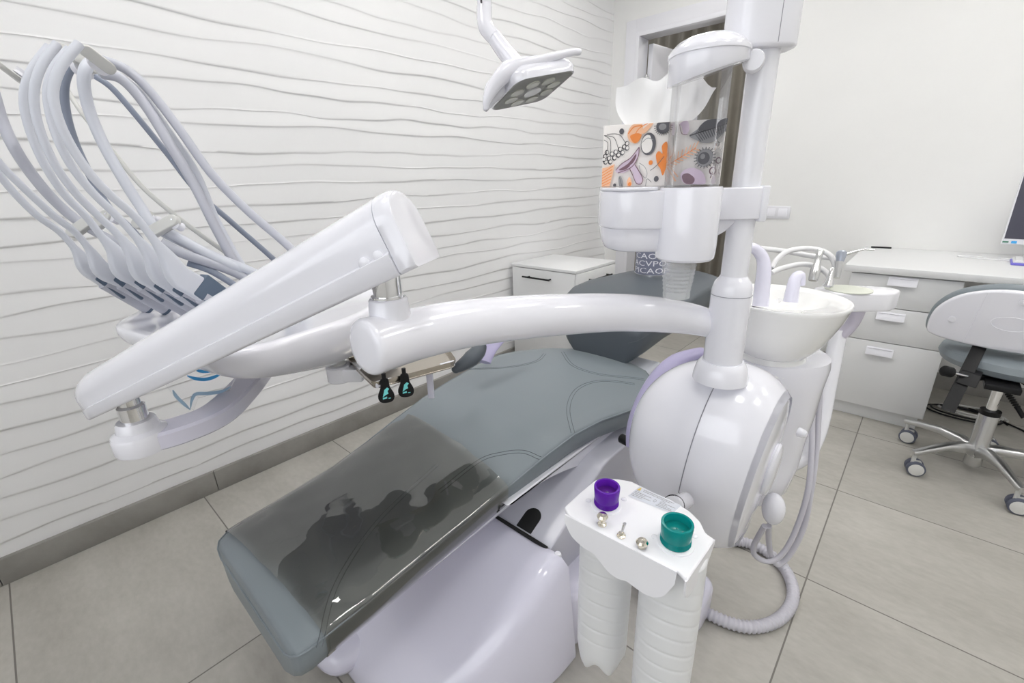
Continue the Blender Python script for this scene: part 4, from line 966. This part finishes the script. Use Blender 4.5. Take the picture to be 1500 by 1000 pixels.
# ================================================================== WATER BOTTLE RACK
def rack():
    ZP = .735
    pix = [(826, 742), (848, 722), (872, 702), (900, 700), (925, 704), (955, 719), (985, 732), (1011, 748), (1026, 763), (1034, 780), (1048, 789), (1006, 851), (996, 838), (991, 834), (940, 809), (833, 755)]
    pts = [atZ(x, y, ZP) for x, y in pix]; c = sum(pts, V())/len(pts)
    t = thing('bottle_rack', 'white metal bottle bracket with purple and teal caps in the foreground', 'bracket', V((c.x, c.y, ZP)))
    poly = [((p-c).x, (p-c).y) for p in pts]; poly = round_poly(poly, [.006]*15+[.006], 3)
    a = MB(); a.prism(poly, V((c.x, c.y, 0)), V((1, 0, 0)), V((0, 1, 0)), UP, ZP-.008, ZP, .0035); pl = ob('top_plate', a, BRACK, t)
    # folded skirts with a scalloped lower edge
    A_, B_ = atZ(828, 752, ZP), atZ(992, 836, ZP); ed = (B_-A_); en = V((ed.y, -ed.x, 0)).normalized()
    if en.dot(CAM-A_) < 0: en = -en
    prof = [(0, .014), (.03, .030), (.09, .052), (.20, .064), (.30, .066), (.36, .076), (.45, .094), (.54, .098), (.62, .092), (.70, .096), (.78, .098), (.86, .092), (.93, .074), (.97, .05), (1.0, .03)]
    cur = spline([V((u, d_, 0)) for u, d_ in prof], 4)
    a = MB()
    for off_ in (0,):
        up_ = [A_+ed*p.x-UP*.002+en*.001 for p in cur]; dn_ = [A_+ed*p.x-UP*max(.006, p.y*.74)+en*.004 for p in cur]
        up2 = [p-en*.003 for p in up_]; dn2 = [p-en*.003 for p in dn_]
        rings = [[u_, d_, d2_, u2_] for u_, d_, d2_, u2_ in zip(up_, dn_, dn2, up2)]
        a.loft(rings)
    ob('front_skirt', a, BRACK, t, angle=60)
    C_, D_ = atZ(1006, 851, ZP), atZ(1048, 789, ZP); ed2 = D_-C_
    sk = [V((0, .024, 0)), V((.10, .042, 0)), V((.3, .044, 0)), V((.6, .040, 0)), V((.8, .032, 0)), V((1, .010, 0))]; cur = spline(sk, 4); en2 = V((ed2.y, -ed2.x, 0)).normalized()
    a = MB(); rings = []
    for p in cur:
        u_ = C_+ed2*p.x-UP*.002; d_ = C_+ed2*p.x-UP*p.y; rings.append([u_, d_, d_-en2*.003, u_-en2*.003])
    a.loft(rings); ob('side_skirt', a, BRACK, t, angle=60)
    # caps
    for (px, py), M1, M2, r, lab in (((888, 740), PURPLE, PURPLED, .0215, 'purple cap'), ((989, 796), TEAL, TEALD, .0235, 'teal cap')):
        q = atZ(px, py, ZP)
        a = MB(); a.lathe([(r+.005, -.001), (r+.005, .003), (r+.002, .004), (r-.004, .004)], q, n=36); rg = ob('cap_ring', a, BRACK, t)
        a = MB(); pr = [(r-.001, .004)]
        for k in range(5): pr += [(r+.0002, .006+k*.002), (r-.0006, .007+k*.002)]
        pr += [(r, .017), (r+.0012, .040), (r+.0006, .0415), (r-.0028, .0415), (r-.0034, .040), (r-.0036, .026)]
        a.lathe(pr, q, n=40); a.f = a.f[:-1]; a.mi = a.mi[:-1]; cp = ob('cap', a, M1, t, label=lab)
        a = MB(); a.lathe([(r-.0036, .004), (r-.0036, .028), (r*.55, .0285), (r*.5, .0292), (.0012, .0292), (.001, .0305), (.0002, .0305)], q, n=36); ob('cap_insert', a, M2, cp)
    for px, py in ((862, 733), (914, 731), (894, 751), (959, 786), (1017, 785), (999, 808)):
        a = MB(); a.lathe([(.0052, -.001), (.0052, .0008), (.004, .0018), (.0005, .002)], atZ(px, py, ZP), n=18); ob('plug', a, WHITE2, pl)
    # knobs and toggle
    def up_pt(px, py, h): return atZ(px, py, ZP)
    q = atZ(882, 768, ZP); a = MB(); a.lathe([(.0075, 0), (.0075, .003), (.005, .005), (.0045, .010), (.0085, .014), (.0095, .0175), (.007, .021), (.001, .0215)], q, n=24); ob('knob', a, NICKEL, t)
    q = atZ(940, 801, ZP); a = MB(); a.lathe([(.006, 0), (.006, .003), (.009, .006), (.0098, .010), (.007, .0135), (.001, .014)], q, n=24); ob('knob', a, NICKEL, t)
    q = atZ(910, 785, ZP); a = MB(); a.lathe([(.0072, 0), (.0072, .0025), (.005, .004), (.0045, .007), (.0005, .007)], q, n=20); tg = ob('toggle_switch', a, NICKEL, t)
    a = MB(); a.tube([q+UP*.005, q+UP*.025+RG*.004], [.0026, .0042], 12, flat=.6); ob('toggle_lever', a, STEEL, tg)
    # rating label with a warning triangle and rows of fine print
    L0, L1, L2, L3 = [atZ(*q_, ZP+.0006) for q_ in ((937, 712), (998, 740), (985, 752), (920, 726))]
    a = MB(); a.poly([L0, L1, L2, L3]); lb = ob('rating_label', a, mat('silver_label', (.62, .64, .70), .4), pl, smooth=False)
    def LB(u, v, e=.0003): return (L0.lerp(L1, u)).lerp(L3.lerp(L2, u), v)+UP*e
    a = MB()
    a.slot(1); a.poly([LB(.02, .30), LB(.06, .02), LB(.10, .30)])
    a.slot(0); rr = random.Random(5)
    for v, u0_, u1_, hgt in ((.10, .14, .86, .06), (.22, .16, .80, .05), (.34, .03, .10, .05), (.46, .03, .42, .05), (.58, .03, .30, .05), (.70, .03, .46, .05), (.82, .03, .28, .04), (.46, .62, .96, .05), (.58, .62, .80, .05), (.70, .62, .92, .05), (.82, .60, .95, .06), (.34, .62, .72, .05)):
        u = u0_
        while u < u1_:
            w_ = rr.uniform(.012, .05); u2 = min(u+w_, u1_); a.poly([LB(u, v), LB(u2, v), LB(u2, v+hgt), LB(u, v+hgt)]); u = u2+.008
    a.tube([LB(.52+.028*math.cos(q_), .58+.11*math.sin(q_), .0004) for q_ in [2*PI*k/16 for k in range(17)]], .0003, 4)
    ob('fine_print', a, [GREYINK, mat('yellow_ink', srgb(215, 190, 90), .6)], lb, smooth=False)
    # stub joining the rack to the unit's round body
    q0, q1 = P(982, 738, .86), P(992, 700, .97); a = MB(); a.tube([P(985, 741, .865), P(1003, 733, .99)], .0185, 22); ob('stub_pipe', a, WHITE, t)
    a = MB(); a.lathe([(.0205, -.003), (.0205, .003)], P(987, 740, .885), P(1003, 733, .99)-P(985, 741, .865), 24); ob('stub_ring', a, BLACK, t)
    return ZP
ZP = rack()
def bottle(px, py, zbot, label, r):
    q = atZ(px, py, ZP); q = V((q.x-.004, q.y+.016, 0)); top = ZP-.010; H = top-zbot
    t = thing('hanging_bottle', label, 'bottle', V((q.x, q.y, zbot)), 'bottles under the bracket')
    a = MB(); n = 60
    rings = []
    def rg(rad, z, pet=0):
        out = []
        for k in range(n):
            an = 2*PI*k/n; d_ = rad
            sw = .0
            out.append(q+V((d_*math.cos(an), d_*math.sin(an), 0))+UP*(z+(pet*(.5+.5*math.cos(5*an)))))
        return out
    rings.append(rg(.004, zbot+.022)); rings.append(rg(r*.45, zbot+.010, .012)); rings.append(rg(r*.72, zbot+.002, .024)); rings.append(rg(r*.86, zbot+.004, .027)); rings.append(rg(r*.96, zbot+.018, .020)); rings.append(rg(r, zbot+.048, .004))
    z = zbot+.06
    nz = 190
    zt_ = top-.012
    for i in range(nz+1):
        zz_ = z+(zt_-z)*i/nz; row = []
        for k in range(n):
            an = 2*PI*k/n
            s_ = (zz_-z)/.034+math.sin(an)*.42+math.sin(2*an+1)*.15
            fr_ = s_-math.floor(s_); g = math.exp(-((fr_-.5)/.07)**2)
            fade = 1 if .01 < (zz_-z) < (zt_-z)*.86 else 0
            d_ = r*(1-.026*g*fade)*(1.0+.012*math.sin(PI*i/nz)); row.append(q+V((d_*math.cos(an), d_*math.sin(an), 0))+UP*zz_)
        rings.append(row)
    rings.append(rg(r*.9, top-.004)); rings.append(rg(r*.4, top))
    a.loft(rings); ob('bottle_body', a, PET, t, angle=50)
bottle(888, 744, .345, 'milky plastic bottle hanging below the purple cap', .0495)
bottle(988, 800, .345, 'milky plastic bottle hanging below the teal cap, cut by the photo bottom', .050)

# ================================================================== DELIVERY ARM
def delivery_arm():
    t = thing('support_boom', 'thick curved white tube boom reaching left from the pole collar', 'arm', V((PX, PY, 1.0)))
    # curved tube from the collar
    e0 = P(540, 508, .632)
    ctr = [V((PX, PY, .955)), P(1058, 482, .97), P(1025, 470, .965), P(985, 463, .955), P(940, 459, .93), P(885, 458, .895), P(800, 462, .825), P(730, 468, .78), P(670, 476, .735), P(620, 486, .70), P(580, 496, .665), e0]
    rad = [.022, .026, .0315, .0355, .0375, .038, .0385, .039, .0395, .040, .0405, .041]
    a = MB(); sp = spline(ctr, 7); rr = []
    for i in range(len(sp)): q = i/(len(sp)-1)*(len(rad)-1); k = min(int(q), len(rad)-2); rr.append(rad[k]+(rad[k+1]-rad[k])*(q-k))
    d = (sp[-1]-sp[-2]).normalized()
    sp += [sp[-1]+d*.004, sp[-1]+d*.007, sp[-1]+d*.0085]; rr += [.0395, .036, .028]
    a.tube(sp, rr, 40); tb = ob('tube_arm', a, WHITE, t, angle=50)
    # upright socket
    s0 = P(575, 490, .665); s0 = V((s0.x, s0.y, s0.z-.01)); ztop = P(573, 432, .658).z
    b = V((s0.x, s0.y, 0))
    a = MB(); a.lathe([(.036, s0.z-.01), (.034, s0.z+.022), (.0305, s0.z+.032), (.029, s0.z+.044), (.0275, ztop-.003), (.025, ztop)], b, n=36); ob('socket', a, WHITE, t, angle=60)
    a = MB(); a.lathe([(.0235, ztop-.002), (.0235, ztop+.003), (.0200, ztop+.003), (.0200, ztop+.045)], b, n=32); ob('pin', a, CHROME, t)
    return b, ztop
ARM_B, ARM_Z = delivery_arm()
def spring_arm():
    q_ = P(190, 590, .835); b = V((q_.x, q_.y, 0)); zt_ = P(190, 604, .838).z     # swivel pin on the left
    A0 = V((ARM_B.x, ARM_B.y, P(573, 409, .655).z)); B0 = V((b.x, b.y, P(187, 588, .835).z))
    ax = (A0-B0).normalized(); A0 = A0+ax*.066; B0 = B0-ax*.042; L_ = (A0-B0).length
    side = ax.cross(UP).normalized(); upv = side.cross(ax).normalized()
    if upv.z < 0: upv = -upv
    t = thing('spring_arm', 'white half round spring arm, the long beam slanting across the left', 'arm', V((ARM_B.x, ARM_B.y, ARM_Z)))
    # half round top on straight cheeks with a slightly wider foot; o is the underside line
    def sec(s, w_, h_, ft=1.09):
        o = B0+ax*s; out = []; sk = h_-w_
        for k in range(21):
            an = PI*k/20; out.append(o+side*(math.cos(an)*w_)+upv*(sk+math.sin(an)*w_))
        out += [o-side*w_+upv*sk*.52, o-side*w_*ft+upv*sk*.48, o-side*w_*ft+upv*.004, o-side*w_*(ft-.1), o+side*w_*(ft-.1), o+side*w_*ft+upv*.004, o+side*w_*ft+upv*sk*.48, o+side*w_+upv*sk*.52]
        return out
    a = MB(); W0, H0, W1, H1 = .036, .078, .0425, .104
    st = [(-.045, .42, .45), (-.040, .62, .66), (-.030, .80, .84), (-.012, .93, .95), (.01, .99, 1.0), (.04, 1, 1)] + [(L_*q, 1, 1) for q in (.2, .4, .6, .8)] + [(L_-.018, 1, 1)]
    a.loft([sec(s, (W0+(W1-W0)*max(0, s)/L_)*f, (H0+(H1-H0)*max(0, s)/L_)*g) for s, f, g in st]); bd = ob('beam', a, WHITE, t, angle=50)
    # end cap
    a = MB(); st = [(L_-.0172, .985, .985), (L_-.0165, 1, 1), (L_-.004, 1, 1), (L_+.004, .985, .985), (L_+.008, .95, .96), (L_+.009, .88, .92)]
    a.loft([sec(s, W1*f, H1*g, 1.03) for s, f, g in st]); ob('end_cap', a, WHITE, t, angle=45)
    sgn = 1 if side.dot(CAM-B0) > 0 else -1
    for px, py in ((535, 386), (556, 376)):
        q = onplane(px, py, B0+side*sgn*(W1-.0012), side); a = MB(); a.lathe([(.0085, -.006), (.0085, .0025), (.007, .0032), (.0005, .0034)], q, side*sgn, 22); ob('screw_cover', a, WHITE, t)
    # lower pin and swivel
    a = MB(); a.lathe([(.0215, zt_-.03), (.0215, zt_+.012), (.0165, zt_+.016), (.0165, zt_+.055)], b, n=28); ob('pin', a, CHROME, t)
    return b, zt_
SW_B, SW_Z = spring_arm()

def delivery_unit():
    t = thing('delivery_unit', 'white instrument console with six sprung hose arms by the relief wall', 'instrument console', V((-1.1, .3, .85)))
    # swivel cap and curved link
    zc = SW_Z-.016
    a = MB(); a.lathe([(.044, zc-.060), (.045, zc-.056), (.045, zc-.029), (.0437, zc-.027), (.043, zc-.024), (.034, zc-.018), (.031, zc-.003), (.029, zc), (.020, zc)], SW_B, n=44); ob('swivel_cap', a, WHITE, t, angle=40)
    zl = zc-.043
    cpts = [SW_B+(atZ(262, 630, zl)-SW_B).normalized()*.02, atZ(262, 630, zl), atZ(315, 608, zl), atZ(352, 575, zl), atZ(385, 535, zl), atZ(410, 500, zl)]
    cpts = [V((p.x, p.y, zl)) for p in cpts]; sp = spline(cpts, 8); a = MB(); rings = []
    for i, p in enumerate(sp):
        d = (sp[min(i+1, len(sp)-1)]-sp[max(i-1, 0)]).normalized(); s = V((-d.y, d.x, 0)); w_ = .034-.002*min(1, i/12)
        rings.append([p+s*x+UP*z for x, z in ((-w_, -.014), (-w_, .013), (-w_+.005, .018), (w_-.005, .018), (w_, .013), (w_, -.014), (w_-.003, -.017), (-w_+.003, -.017))])
    a.loft(rings); ob('link_arm', a, LAV, t, angle=40)
    # console body
    ztop = 1.005
    corners = [atZ(156, 478, ztop), atZ(345, 522, ztop), atZ(545, 458, ztop)]
    p0, p1, p2 = corners; p3 = p0+(p2-p1)*1.15
    ux = (p1-p0).normalized(); uy = V((-ux.y, ux.x, 0)); wx = (p1-p0).length
    poly = [(0, .0), (wx*.5, -.005), (wx, .0), ((p2-p0).dot(ux), (p2-p0).dot(uy)), ((p2-p0).dot(ux)-.10, .52), (.10, .50), (-.12, .34), (-.15, .16)]
    poly = round_poly(poly, [.07, .1, .09, .10, .10, .12, .1, .07], 7)
    a = MB(); rings = []; cxm = sum(x for x, y in poly)/len(poly); cym = sum(y for x, y in poly)/len(poly)
    for z, s_ in ((ztop-.096, .74), (ztop-.094, .84), (ztop-.082, .92), (ztop-.055, .975), (ztop-.030, 1.0), (ztop-.012, 1.0), (ztop-.003, .99), (ztop, .97), (ztop, .90), (ztop-.004, .88), (ztop-.004, .3)):
        rings.append([p0+ux*(cxm+(x-cxm)*s_)+uy*(cym+(y-cym)*s_)+UP*((z-ztop)*(.55+.60*min(1, max(0, (y+.3*x)/.36)))) for x, y in poly])
    a.loft(rings); ob('console', a, WHITE, t, angle=50)
    # side joystick knob bracket
    q = P(497, 540, 1.16); a = MB(); a.lathe([(.030, -.03), (.032, -.028), (.032, .008), (.028, .012), (.001, .013)], q, UP, 28); a.box(q+RG*.03-UP*.01, .035, .028, .018, RG, FH, UP, .006); kb = ob('foot_selector', a, WHITE2, t)
    a = MB(); a.lathe([(.018, 0), (.018, .004), (.014, .006), (.001, .006)], q+UP*.013, UP, 24); ob('selector_button', a, BEIGE, kb)
    # clear name panel with blue marks
    z1_, z2_ = P(338, 520, .97).z, P(300, 605, .97).z
    n_ = (CAM-P(290, 560, .97)); n_.z = 0; n_.normalize(); q0 = P(290, 560, .97); sx = V((-n_.y, n_.x, 0))
    if sx.dot(RG) < 0: sx = -sx
    def PL(px, py, e=0): return onplane(px, py, q0+n_*e, n_)
    out = [PL(x, y) for x, y in ((240, 560), (262, 590), (284, 601), (290, 583), (336, 572), (352, 540), (330, 505), (250, 515))]
    a = MB(); c0 = out; a.loft([out, [p-n_*.003 for p in out]]); pn = ob('clear_panel', a, CLEAR, t, smooth=False)
    a = MB()
    def band(pts, w_, mi):
        a.slot(mi); sp_ = spline([V((x, y, 0)) for x, y in pts], 8); L1, L2 = [], []
        for i, p in enumerate(sp_):
            d = (sp_[min(i+1, len(sp_)-1)]-sp_[max(i-1, 0)]).normalized(); f = min(1, .25+3*min(i, len(sp_)-1-i)/len(sp_)); m_ = V((-d.y, d.x, 0))*w_/2*f
            L1.append(PL(p.x+m_.x, p.y+m_.y, .001)); L2.append(PL(p.x-m_.x, p.y-m_.y, .001))
        a.loft([L1, L2], False, False, False)
    band([(274, 550), (285, 554), (300, 555.5), (314, 552), (326, 546)], 5, 0); band([(287, 542), (298, 544), (313, 543)], 4.5, 0); band([(290, 538), (298, 535), (306, 531)], 4, 0)
    band([(253, 571), (258, 580), (268, 590), (279, 600)], 5, 1); band([(279, 598), (281, 586), (287, 577), (305, 576), (325, 573), (338, 566)], 5, 1)
    ob('logo', a, [CYANINK, PALEINK], pn, smooth=False)
    # six arms: dark pivot, bent pale lever, thin spring
    base = [(155, 407), (181, 408), (211, 411), (239, 416), (266, 421), (297, 426)]
    elbow = [(126, 388), (148, 393), (180, 393), (209, 397), (235, 399), (262, 404)]
    neck = [(112, 367), (133, 368), (168, 368), (195, 372), (222, 375), (246, 378)]
    paths = [[(88, 340), (56, 317), (26, 288), (0, 257), (-30, 215), (-50, 160)], [(110, 340), (79, 316), (40, 280), (0, 240), (-22, 205), (-40, 150)],
             [(148, 345), (126, 317), (92, 282), (62, 235), (41, 182), (35, 138), (48, 100), (72, 68)], [(174, 345), (145, 317), (112, 284), (80, 240), (57, 185), (50, 138), (60, 98), (84, 64)],
             [(200, 348), (172, 317), (136, 282), (103, 240), (80, 190), (70, 138), (80, 100), (102, 72)], [(226, 352), (198, 317), (160, 284), (124, 244), (92, 190), (78, 140), (88, 100), (116, 64)]]
    rowd = (atZ(296, 424, 1.1)-atZ(155, 407, 1.1)); nrm = V((rowd.x, rowd.y, 0)).normalized()
    tops = []
    for i in range(6):
        bz = [1.046, 1.018, .985, .955, .925, .896][i]
        pb = P(*base[i], bz)
        g = lambda q: onplane(q[0], q[1], pb, nrm)
        pe, pn_ = g(elbow[i]), g(neck[i])
        # dark pivot block
        dn_ = g((base[i][0]+34, base[i][1]+24)); ax = (dn_-pb).normalized(); upd = nrm.cross(ax).normalized()
        a = MB(); a.box(pb.lerp(dn_, .42)+UP*.008, (dn_-pb).length*.62, .024, .0140, ax, upd, nrm, .004); pv = ob('pivot', a, SLATE, t)
        # pale cylinder grip below
        g0 = g((base[i][0]+(-2), base[i][1]+7)); g1 = g((base[i][0]+62, base[i][1]+44))
        a = MB(); a.tube([g0, g1], .0155, 16, flat=1.0, round_end=False); ob('instrument_cradle', a, HOSE, t)
        a = MB(); dd = (g1-g0).normalized(); a.lathe([(.0158, -.002), (.0158, .0045), (.010, .0055)], g1, dd, 18); ob('cradle_tip', a, SLATE, t)
        pts = [g(q) for q in paths[i]]
        allp = spline([pb+(pb-pe)*.25, pb.lerp(pe, .35), pe, pn_]+pts, 5)
        N = len(allp); rings = []
        for j, p in enumerate(allp):
            d = (allp[min(j+1, N-1)]-allp[max(j-1, 0)]).normalized(); nn = nrm.cross(d).normalized(); f = j/(N-1)
            ex = .30+.70*min(1, max(0, (f-.2)/.2)); hw = .0118 if f < .25 else .0118-.0056*min(1, (f-.25)/.15)
            hh = .021 if f < .16 else max(.0066, .021-.0144*(f-.16)/.2)
            rings.append([p+nrm*(hw*math.copysign(abs(math.cos(q_))**ex, math.cos(q_)))+nn*(hh*math.copysign(abs(math.sin(q_))**ex, math.sin(q_))) for q_ in [2*PI*(k+.5)/16 for k in range(16)]])
        a = MB(); a.loft(rings); ob('hose_arm', a, ARMG, t, angle=42)
        tops.append(allp[-1])
    # roller heads at the arm tops
    def roller(p, q, dep0, dep1, lab=None):
        A_, B_ = P(*p, dep0), P(*q, dep1); d = (B_-A_).normalized(); s = d.cross(fw).normalized(); n2 = s.cross(d).normalized()
        a = MB(); L_ = (B_-A_).length
        a.prism(rrect(L_, .022, .0105, 6, L_/2, 0), A_, d, s, n2, -.004, .004, .0015); o = ob('roller_bar', a, BEIGE, t)
        for k in (.62, .82):
            c_ = A_.lerp(B_, k)-s*(.010 if s.z > 0 else -.010)+n2*(.012 if n2.dot(fw) > 0 else -.012); a = MB(); a.lathe([(.008, -.006), (.013, -.005), (.010, 0), (.013, .005), (.008, .006)], c_, n2, 20); ob('roller', a, PAPER, o)
    roller((118, 68), (168, 106), .84, .90); roller((84, 68), (142, 104), .87, .95); roller((-10, 88), (38, 125), .80, .86); roller((100, 70), (125, 92), .90, .95)
    # guide blocks halfway up
    def guide(px, py, dep, ang, L_=.07):
        c_ = P(px, py, dep); d = (cr*math.cos(ang)+cu*math.sin(ang)).normalized(); s = d.cross(fw).normalized()
        a = MB(); a.prism(rrect(L_, .025, .0122, 6), c_, d, s, fw, -.008, .008, .003); o = ob('hose_guide', a, BEIGE, t)
        a = MB(); a.lathe([(.006, -.003), (.0095, .0), (.007, .010), (.0095, .020), (.006, .022)], c_+d*L_*.30-s*.008, fw, 20); ob('roller', a, PAPER, o)
        a = MB(); a.lathe([(.002, -.0086), (.002, .0086)], c_+d*L_*.36, fw, 10); ob('rivet', a, STEEL, o)
    guide(240, 331, .97, .50); guide(120, 332, 1.03, .6); guide(210, 322, 1.0, .72, .05); guide(150, 322, 1.02, .72, .05)
    # the tray on the right side
    zt_ = .862
    tp = [atZ(x, y, zt_) for x, y in ((504, 520), (548, 562), (668, 530), (640, 490))]; c_ = sum(tp, V())/4
    pl = round_poly([((p-c_).x, (p-c_).y) for p in tp], .018, 4)
    a = MB(); a.prism(pl, c_, V((1, 0, 0)), V((0, 1, 0)), UP, -.014, -.010, .0015)
    n = len(pl); ri = [c_+V((x*.985, y*.985, -.010)) for x, y in pl]; ro = [c_+V((x*1.02, y*1.02, .004)) for x, y in pl]
    a.loft([ri, ro, [p+V((0, 0, -.003)) for p in ro], [p+V((0, 0, -.003)) for p in ri]], False, False); tr = ob('tray', a, TAUPE, t)
    for px, py in ((562, 557), (655, 531)):
        q = atZ(px, py, zt_); a = MB(); a.box(q-UP*.006, .020, .004, .008, (tp[2]-tp[1]), (tp[2]-tp[1]).cross(UP), UP, .003); ob('tray_clip', a, PAPER, tr)
    q = P(680, 527, 1.22); a = MB(); a.tube(spline([P(668, 540, 1.2), P(690, 525, 1.2), P(702, 508, 1.22), P(690, 480, 1.25)], 6), [.012, .022, .020, .012], 14, round_end=True); ob('grip_handle', a, LEATHD, t)
    a = MB(); q = atZ(629, 545, .80); a.box(P(630, 558, 1.24), .0085, .006, .05, RG, FH, UP, .002); ob('tray_stem', a, LAV, t)
    return t
DU = delivery_unit()
# hoses draped between console and arms
def hose(pix, r, M_, label, n=7):
    end = atZ(425+(len(label)*7) % 40, 465, .985) if pix[-1][0] >= 300 else atZ(262, 446, .99)      # rooted in the console top
    a = MB(); L_ = [P(*q) for q in pix]; L_.append(L_[-1].lerp(end, .6)+UP*.012); L_.append(end); pts = spline(L_, n); a.tube(pts, r, 14); c = pts[-1]
    ob('instrument_hose', a, M_, origin=c, label=label, cat='hose', group='hoses of the instrument console')
hose([(-30, 90, .92), (-12, 130, .92), (2, 175, .93), (22, 218, .94), (48, 257, .97), (78, 292, 1.0), (112, 322, 1.03), (150, 345, 1.05), (200, 372, 1.08)], .0105, HOSE, 'thick lavender grey hose at far left curving down from off frame')
hose([(118, 92, 1.0), (102, 102, .99), (94, 130, 1.0), (98, 170, 1.02), (112, 215, 1.04), (135, 262, 1.06), (160, 305, 1.08), (200, 345, 1.1)], .0085, HOSED, 'dark slate hose hanging behind the two tall bent arms')
hose([(140, 86, .92), (126, 100, .90), (123, 125, .90), (132, 165, .92), (152, 212, .94), (180, 262, .96), (206, 303, .98), (225, 330, .99), (262, 352, 1.02), (320, 378, 1.06), (390, 408, 1.10)], .0105, ARMG, 'light grey hose running down from the roller to the guide block')
hose([(132, 82, .97), (150, 88, .98), (185, 102, .99), (220, 134, 1.0), (262, 188, 1.02), (308, 252, 1.05), (360, 306, 1.08), (440, 380, 1.12)], .0098, HOSE, 'rightmost grey hose sweeping from the arm top toward the console')
hose([(150, 108, .96), (178, 116, .97), (210, 150, .99), (248, 210, 1.01), (285, 272, 1.04), (322, 345, 1.07), (360, 410, 1.10)], .0105, HOSE, 'grey hose second from right in the big arc')
hose([(146, 106, .99), (172, 112, 1.0), (206, 138, 1.01), (244, 190, 1.03), (286, 252, 1.06), (320, 330, 1.09), (370, 410, 1.13)], .0095, ARMG, 'pale grey hose crossing behind the second arc hose')
hose([(140, 112, 1.02), (165, 130, 1.03), (200, 170, 1.05), (245, 225, 1.07), (290, 282, 1.1), (340, 326, 1.13), (415, 394, 1.17)], .0065, HOSED, 'thin slate blue hose lowest in the big arc')
hose([(96, 128, 1.1), (120, 165, 1.1), (160, 215, 1.1), (205, 270, 1.1), (250, 310, 1.12), (300, 348, 1.14), (350, 382, 1.16), (400, 410, 1.2)], .0055, BEIGE, 'thin beige grey tube sloping behind all the arms')
hose([(245, 340, .99), (285, 362, 1.02), (330, 385, 1.06), (372, 400, 1.1), (420, 420, 1.14)], .0115, ARMG, 'thick pale hose leaving the right guide block for the console')
hose([(235, 355, .97), (270, 372, 1.0), (310, 386, 1.04), (350, 402, 1.08), (400, 430, 1.1)], .0105, HOSE, 'grey hose under the pale one beside the rightmost arm')
hose([(275, 385, 1.02), (305, 395, 1.04), (335, 412, 1.06), (370, 435, 1.08)], .0075, HOSED, 'short slate hose beside the rightmost arm foot')

# pen-like black tags hanging from the tray
for (px, py, d), lab in (((565, 573, 1.03), 'left black tag with pale blue print hanging from the tray edge'), ((594, 565, 1.06), 'right black tag with pale blue print hanging from the tray edge')):
    q = P(px, py, d); n_ = (CAM-q); n_.z = 0; n_.normalize(); s = V((-n_.y, n_.x, 0)); s = s if s.dot(RG) > 0 else -s
    t = thing('hanging_tag', lab, 'tag', q, 'tags under the tray')
    pts = spl2([(-.008, .030), (.008, .030), (.0105, .010), (.018, -.010), (.014, -.024), (0, -.028), (-.014, -.024), (-.018, -.010), (-.0105, .010)], 4)
    a = MB(); a.prism(pts, q, s, UP, n_, -.003, .003, .001); tg = ob('tag_body', a, BLACK, t)
    a = MB()
    for pl in ([(-.002, .004), (.003, .008), (.006, .005), (.003, .001), (.004, -.004), (-.001, -.006), (-.006, -.010), (-.004, -.003)], [(-.006, -.011), (.001, -.009), (.001, -.0125), (-.006, -.0135)], [(.003, -.012), (.007, -.012), (.007, -.0135), (.003, -.0135)]):
        a.poly([q+s*x*1.35+UP*y*1.3+n_*.0033 for x, y in pl])
    ob('tag_print', a, TEALINK, tg, smooth=False)
    a = MB(); a.tube([q+UP*.028, q+UP*.044], .005, 10); ob('tag_stem', a, BLACK, t)

# ================================================================== HOSES ON THE FLOOR
def floor_hose():
    r = .0185
    pix = [(985, 875), (1020, 888), (1045, 902), (1075, 914), (1105, 918), (1135, 910), (1155, 892), (1162, 868), (1155, 842), (1140, 822), (1120, 806), (1095, 795), (1060, 790)]
    pts = [atZ(x, y, r) for x, y in pix]; sp = spline(pts, 26)
    # resample evenly for the corrugation
    out = [sp[0]]; step = .0032; acc = 0
    for p, q in zip(sp[:-1], sp[1:]):
        L_ = (q-p).length; s = 0
        while acc+L_-s >= step: s += step-acc; acc = 0; out.append(p.lerp(q, s/L_))
        acc += L_-s
    rr = [r*(1 if (i % 4) in (0, 1) else .84) for i in range(len(out))]
    a = MB(); a.tube(out, rr, 14); ob('corrugated_hose', a, HOSEC, origin=pts[4], label='grey corrugated drain hose looping across the floor tiles', cat='hose', angle=60)
floor_hose()
def cord(pix, r, lab):
    a = MB(); pts = spline([P(*q) for q in pix], 8); a.tube(pts, r, 12); ob('cord', a, HOSEC, origin=pts[-1], label=lab, cat='cord', group='cords behind the unit')
cord([(1192, 575, 1.25), (1190, 610, 1.23), (1189, 660, 1.22), (1184, 715, 1.22), (1170, 765, 1.24), (1150, 806, 1.26), (1128, 822, 1.27), (1108, 815, 1.27), (1104, 800, 1.25), (1120, 770, 1.18)], .0072, 'grey cord hanging from the rear housing, left one of the looped pair')
cord([(1201, 570, 1.25), (1199, 610, 1.25), (1196, 660, 1.25), (1188, 720, 1.25), (1178, 770, 1.27), (1160, 808, 1.29), (1141, 827, 1.3), (1130, 815, 1.28), (1126, 790, 1.24), (1126, 770, 1.18)], .0072, 'grey cord hanging from the rear housing, right one of the looped pair')

# ================================================================== VIEW
S.view_settings.view_transform = 'Standard'; S.view_settings.look = 'None'
S.view_settings.exposure = 0.14; S.view_settings.gamma = 1.0; S.view_settings.use_curve_mapping = False
S.cycles.use_denoising = True
S.cycles.max_bounces = 10; S.cycles.diffuse_bounces = 6; S.cycles.transparent_max_bounces = 24
S.cycles.caustics_reflective = False; S.cycles.caustics_refractive = False
S.cycles.sample_clamp_indirect = 6
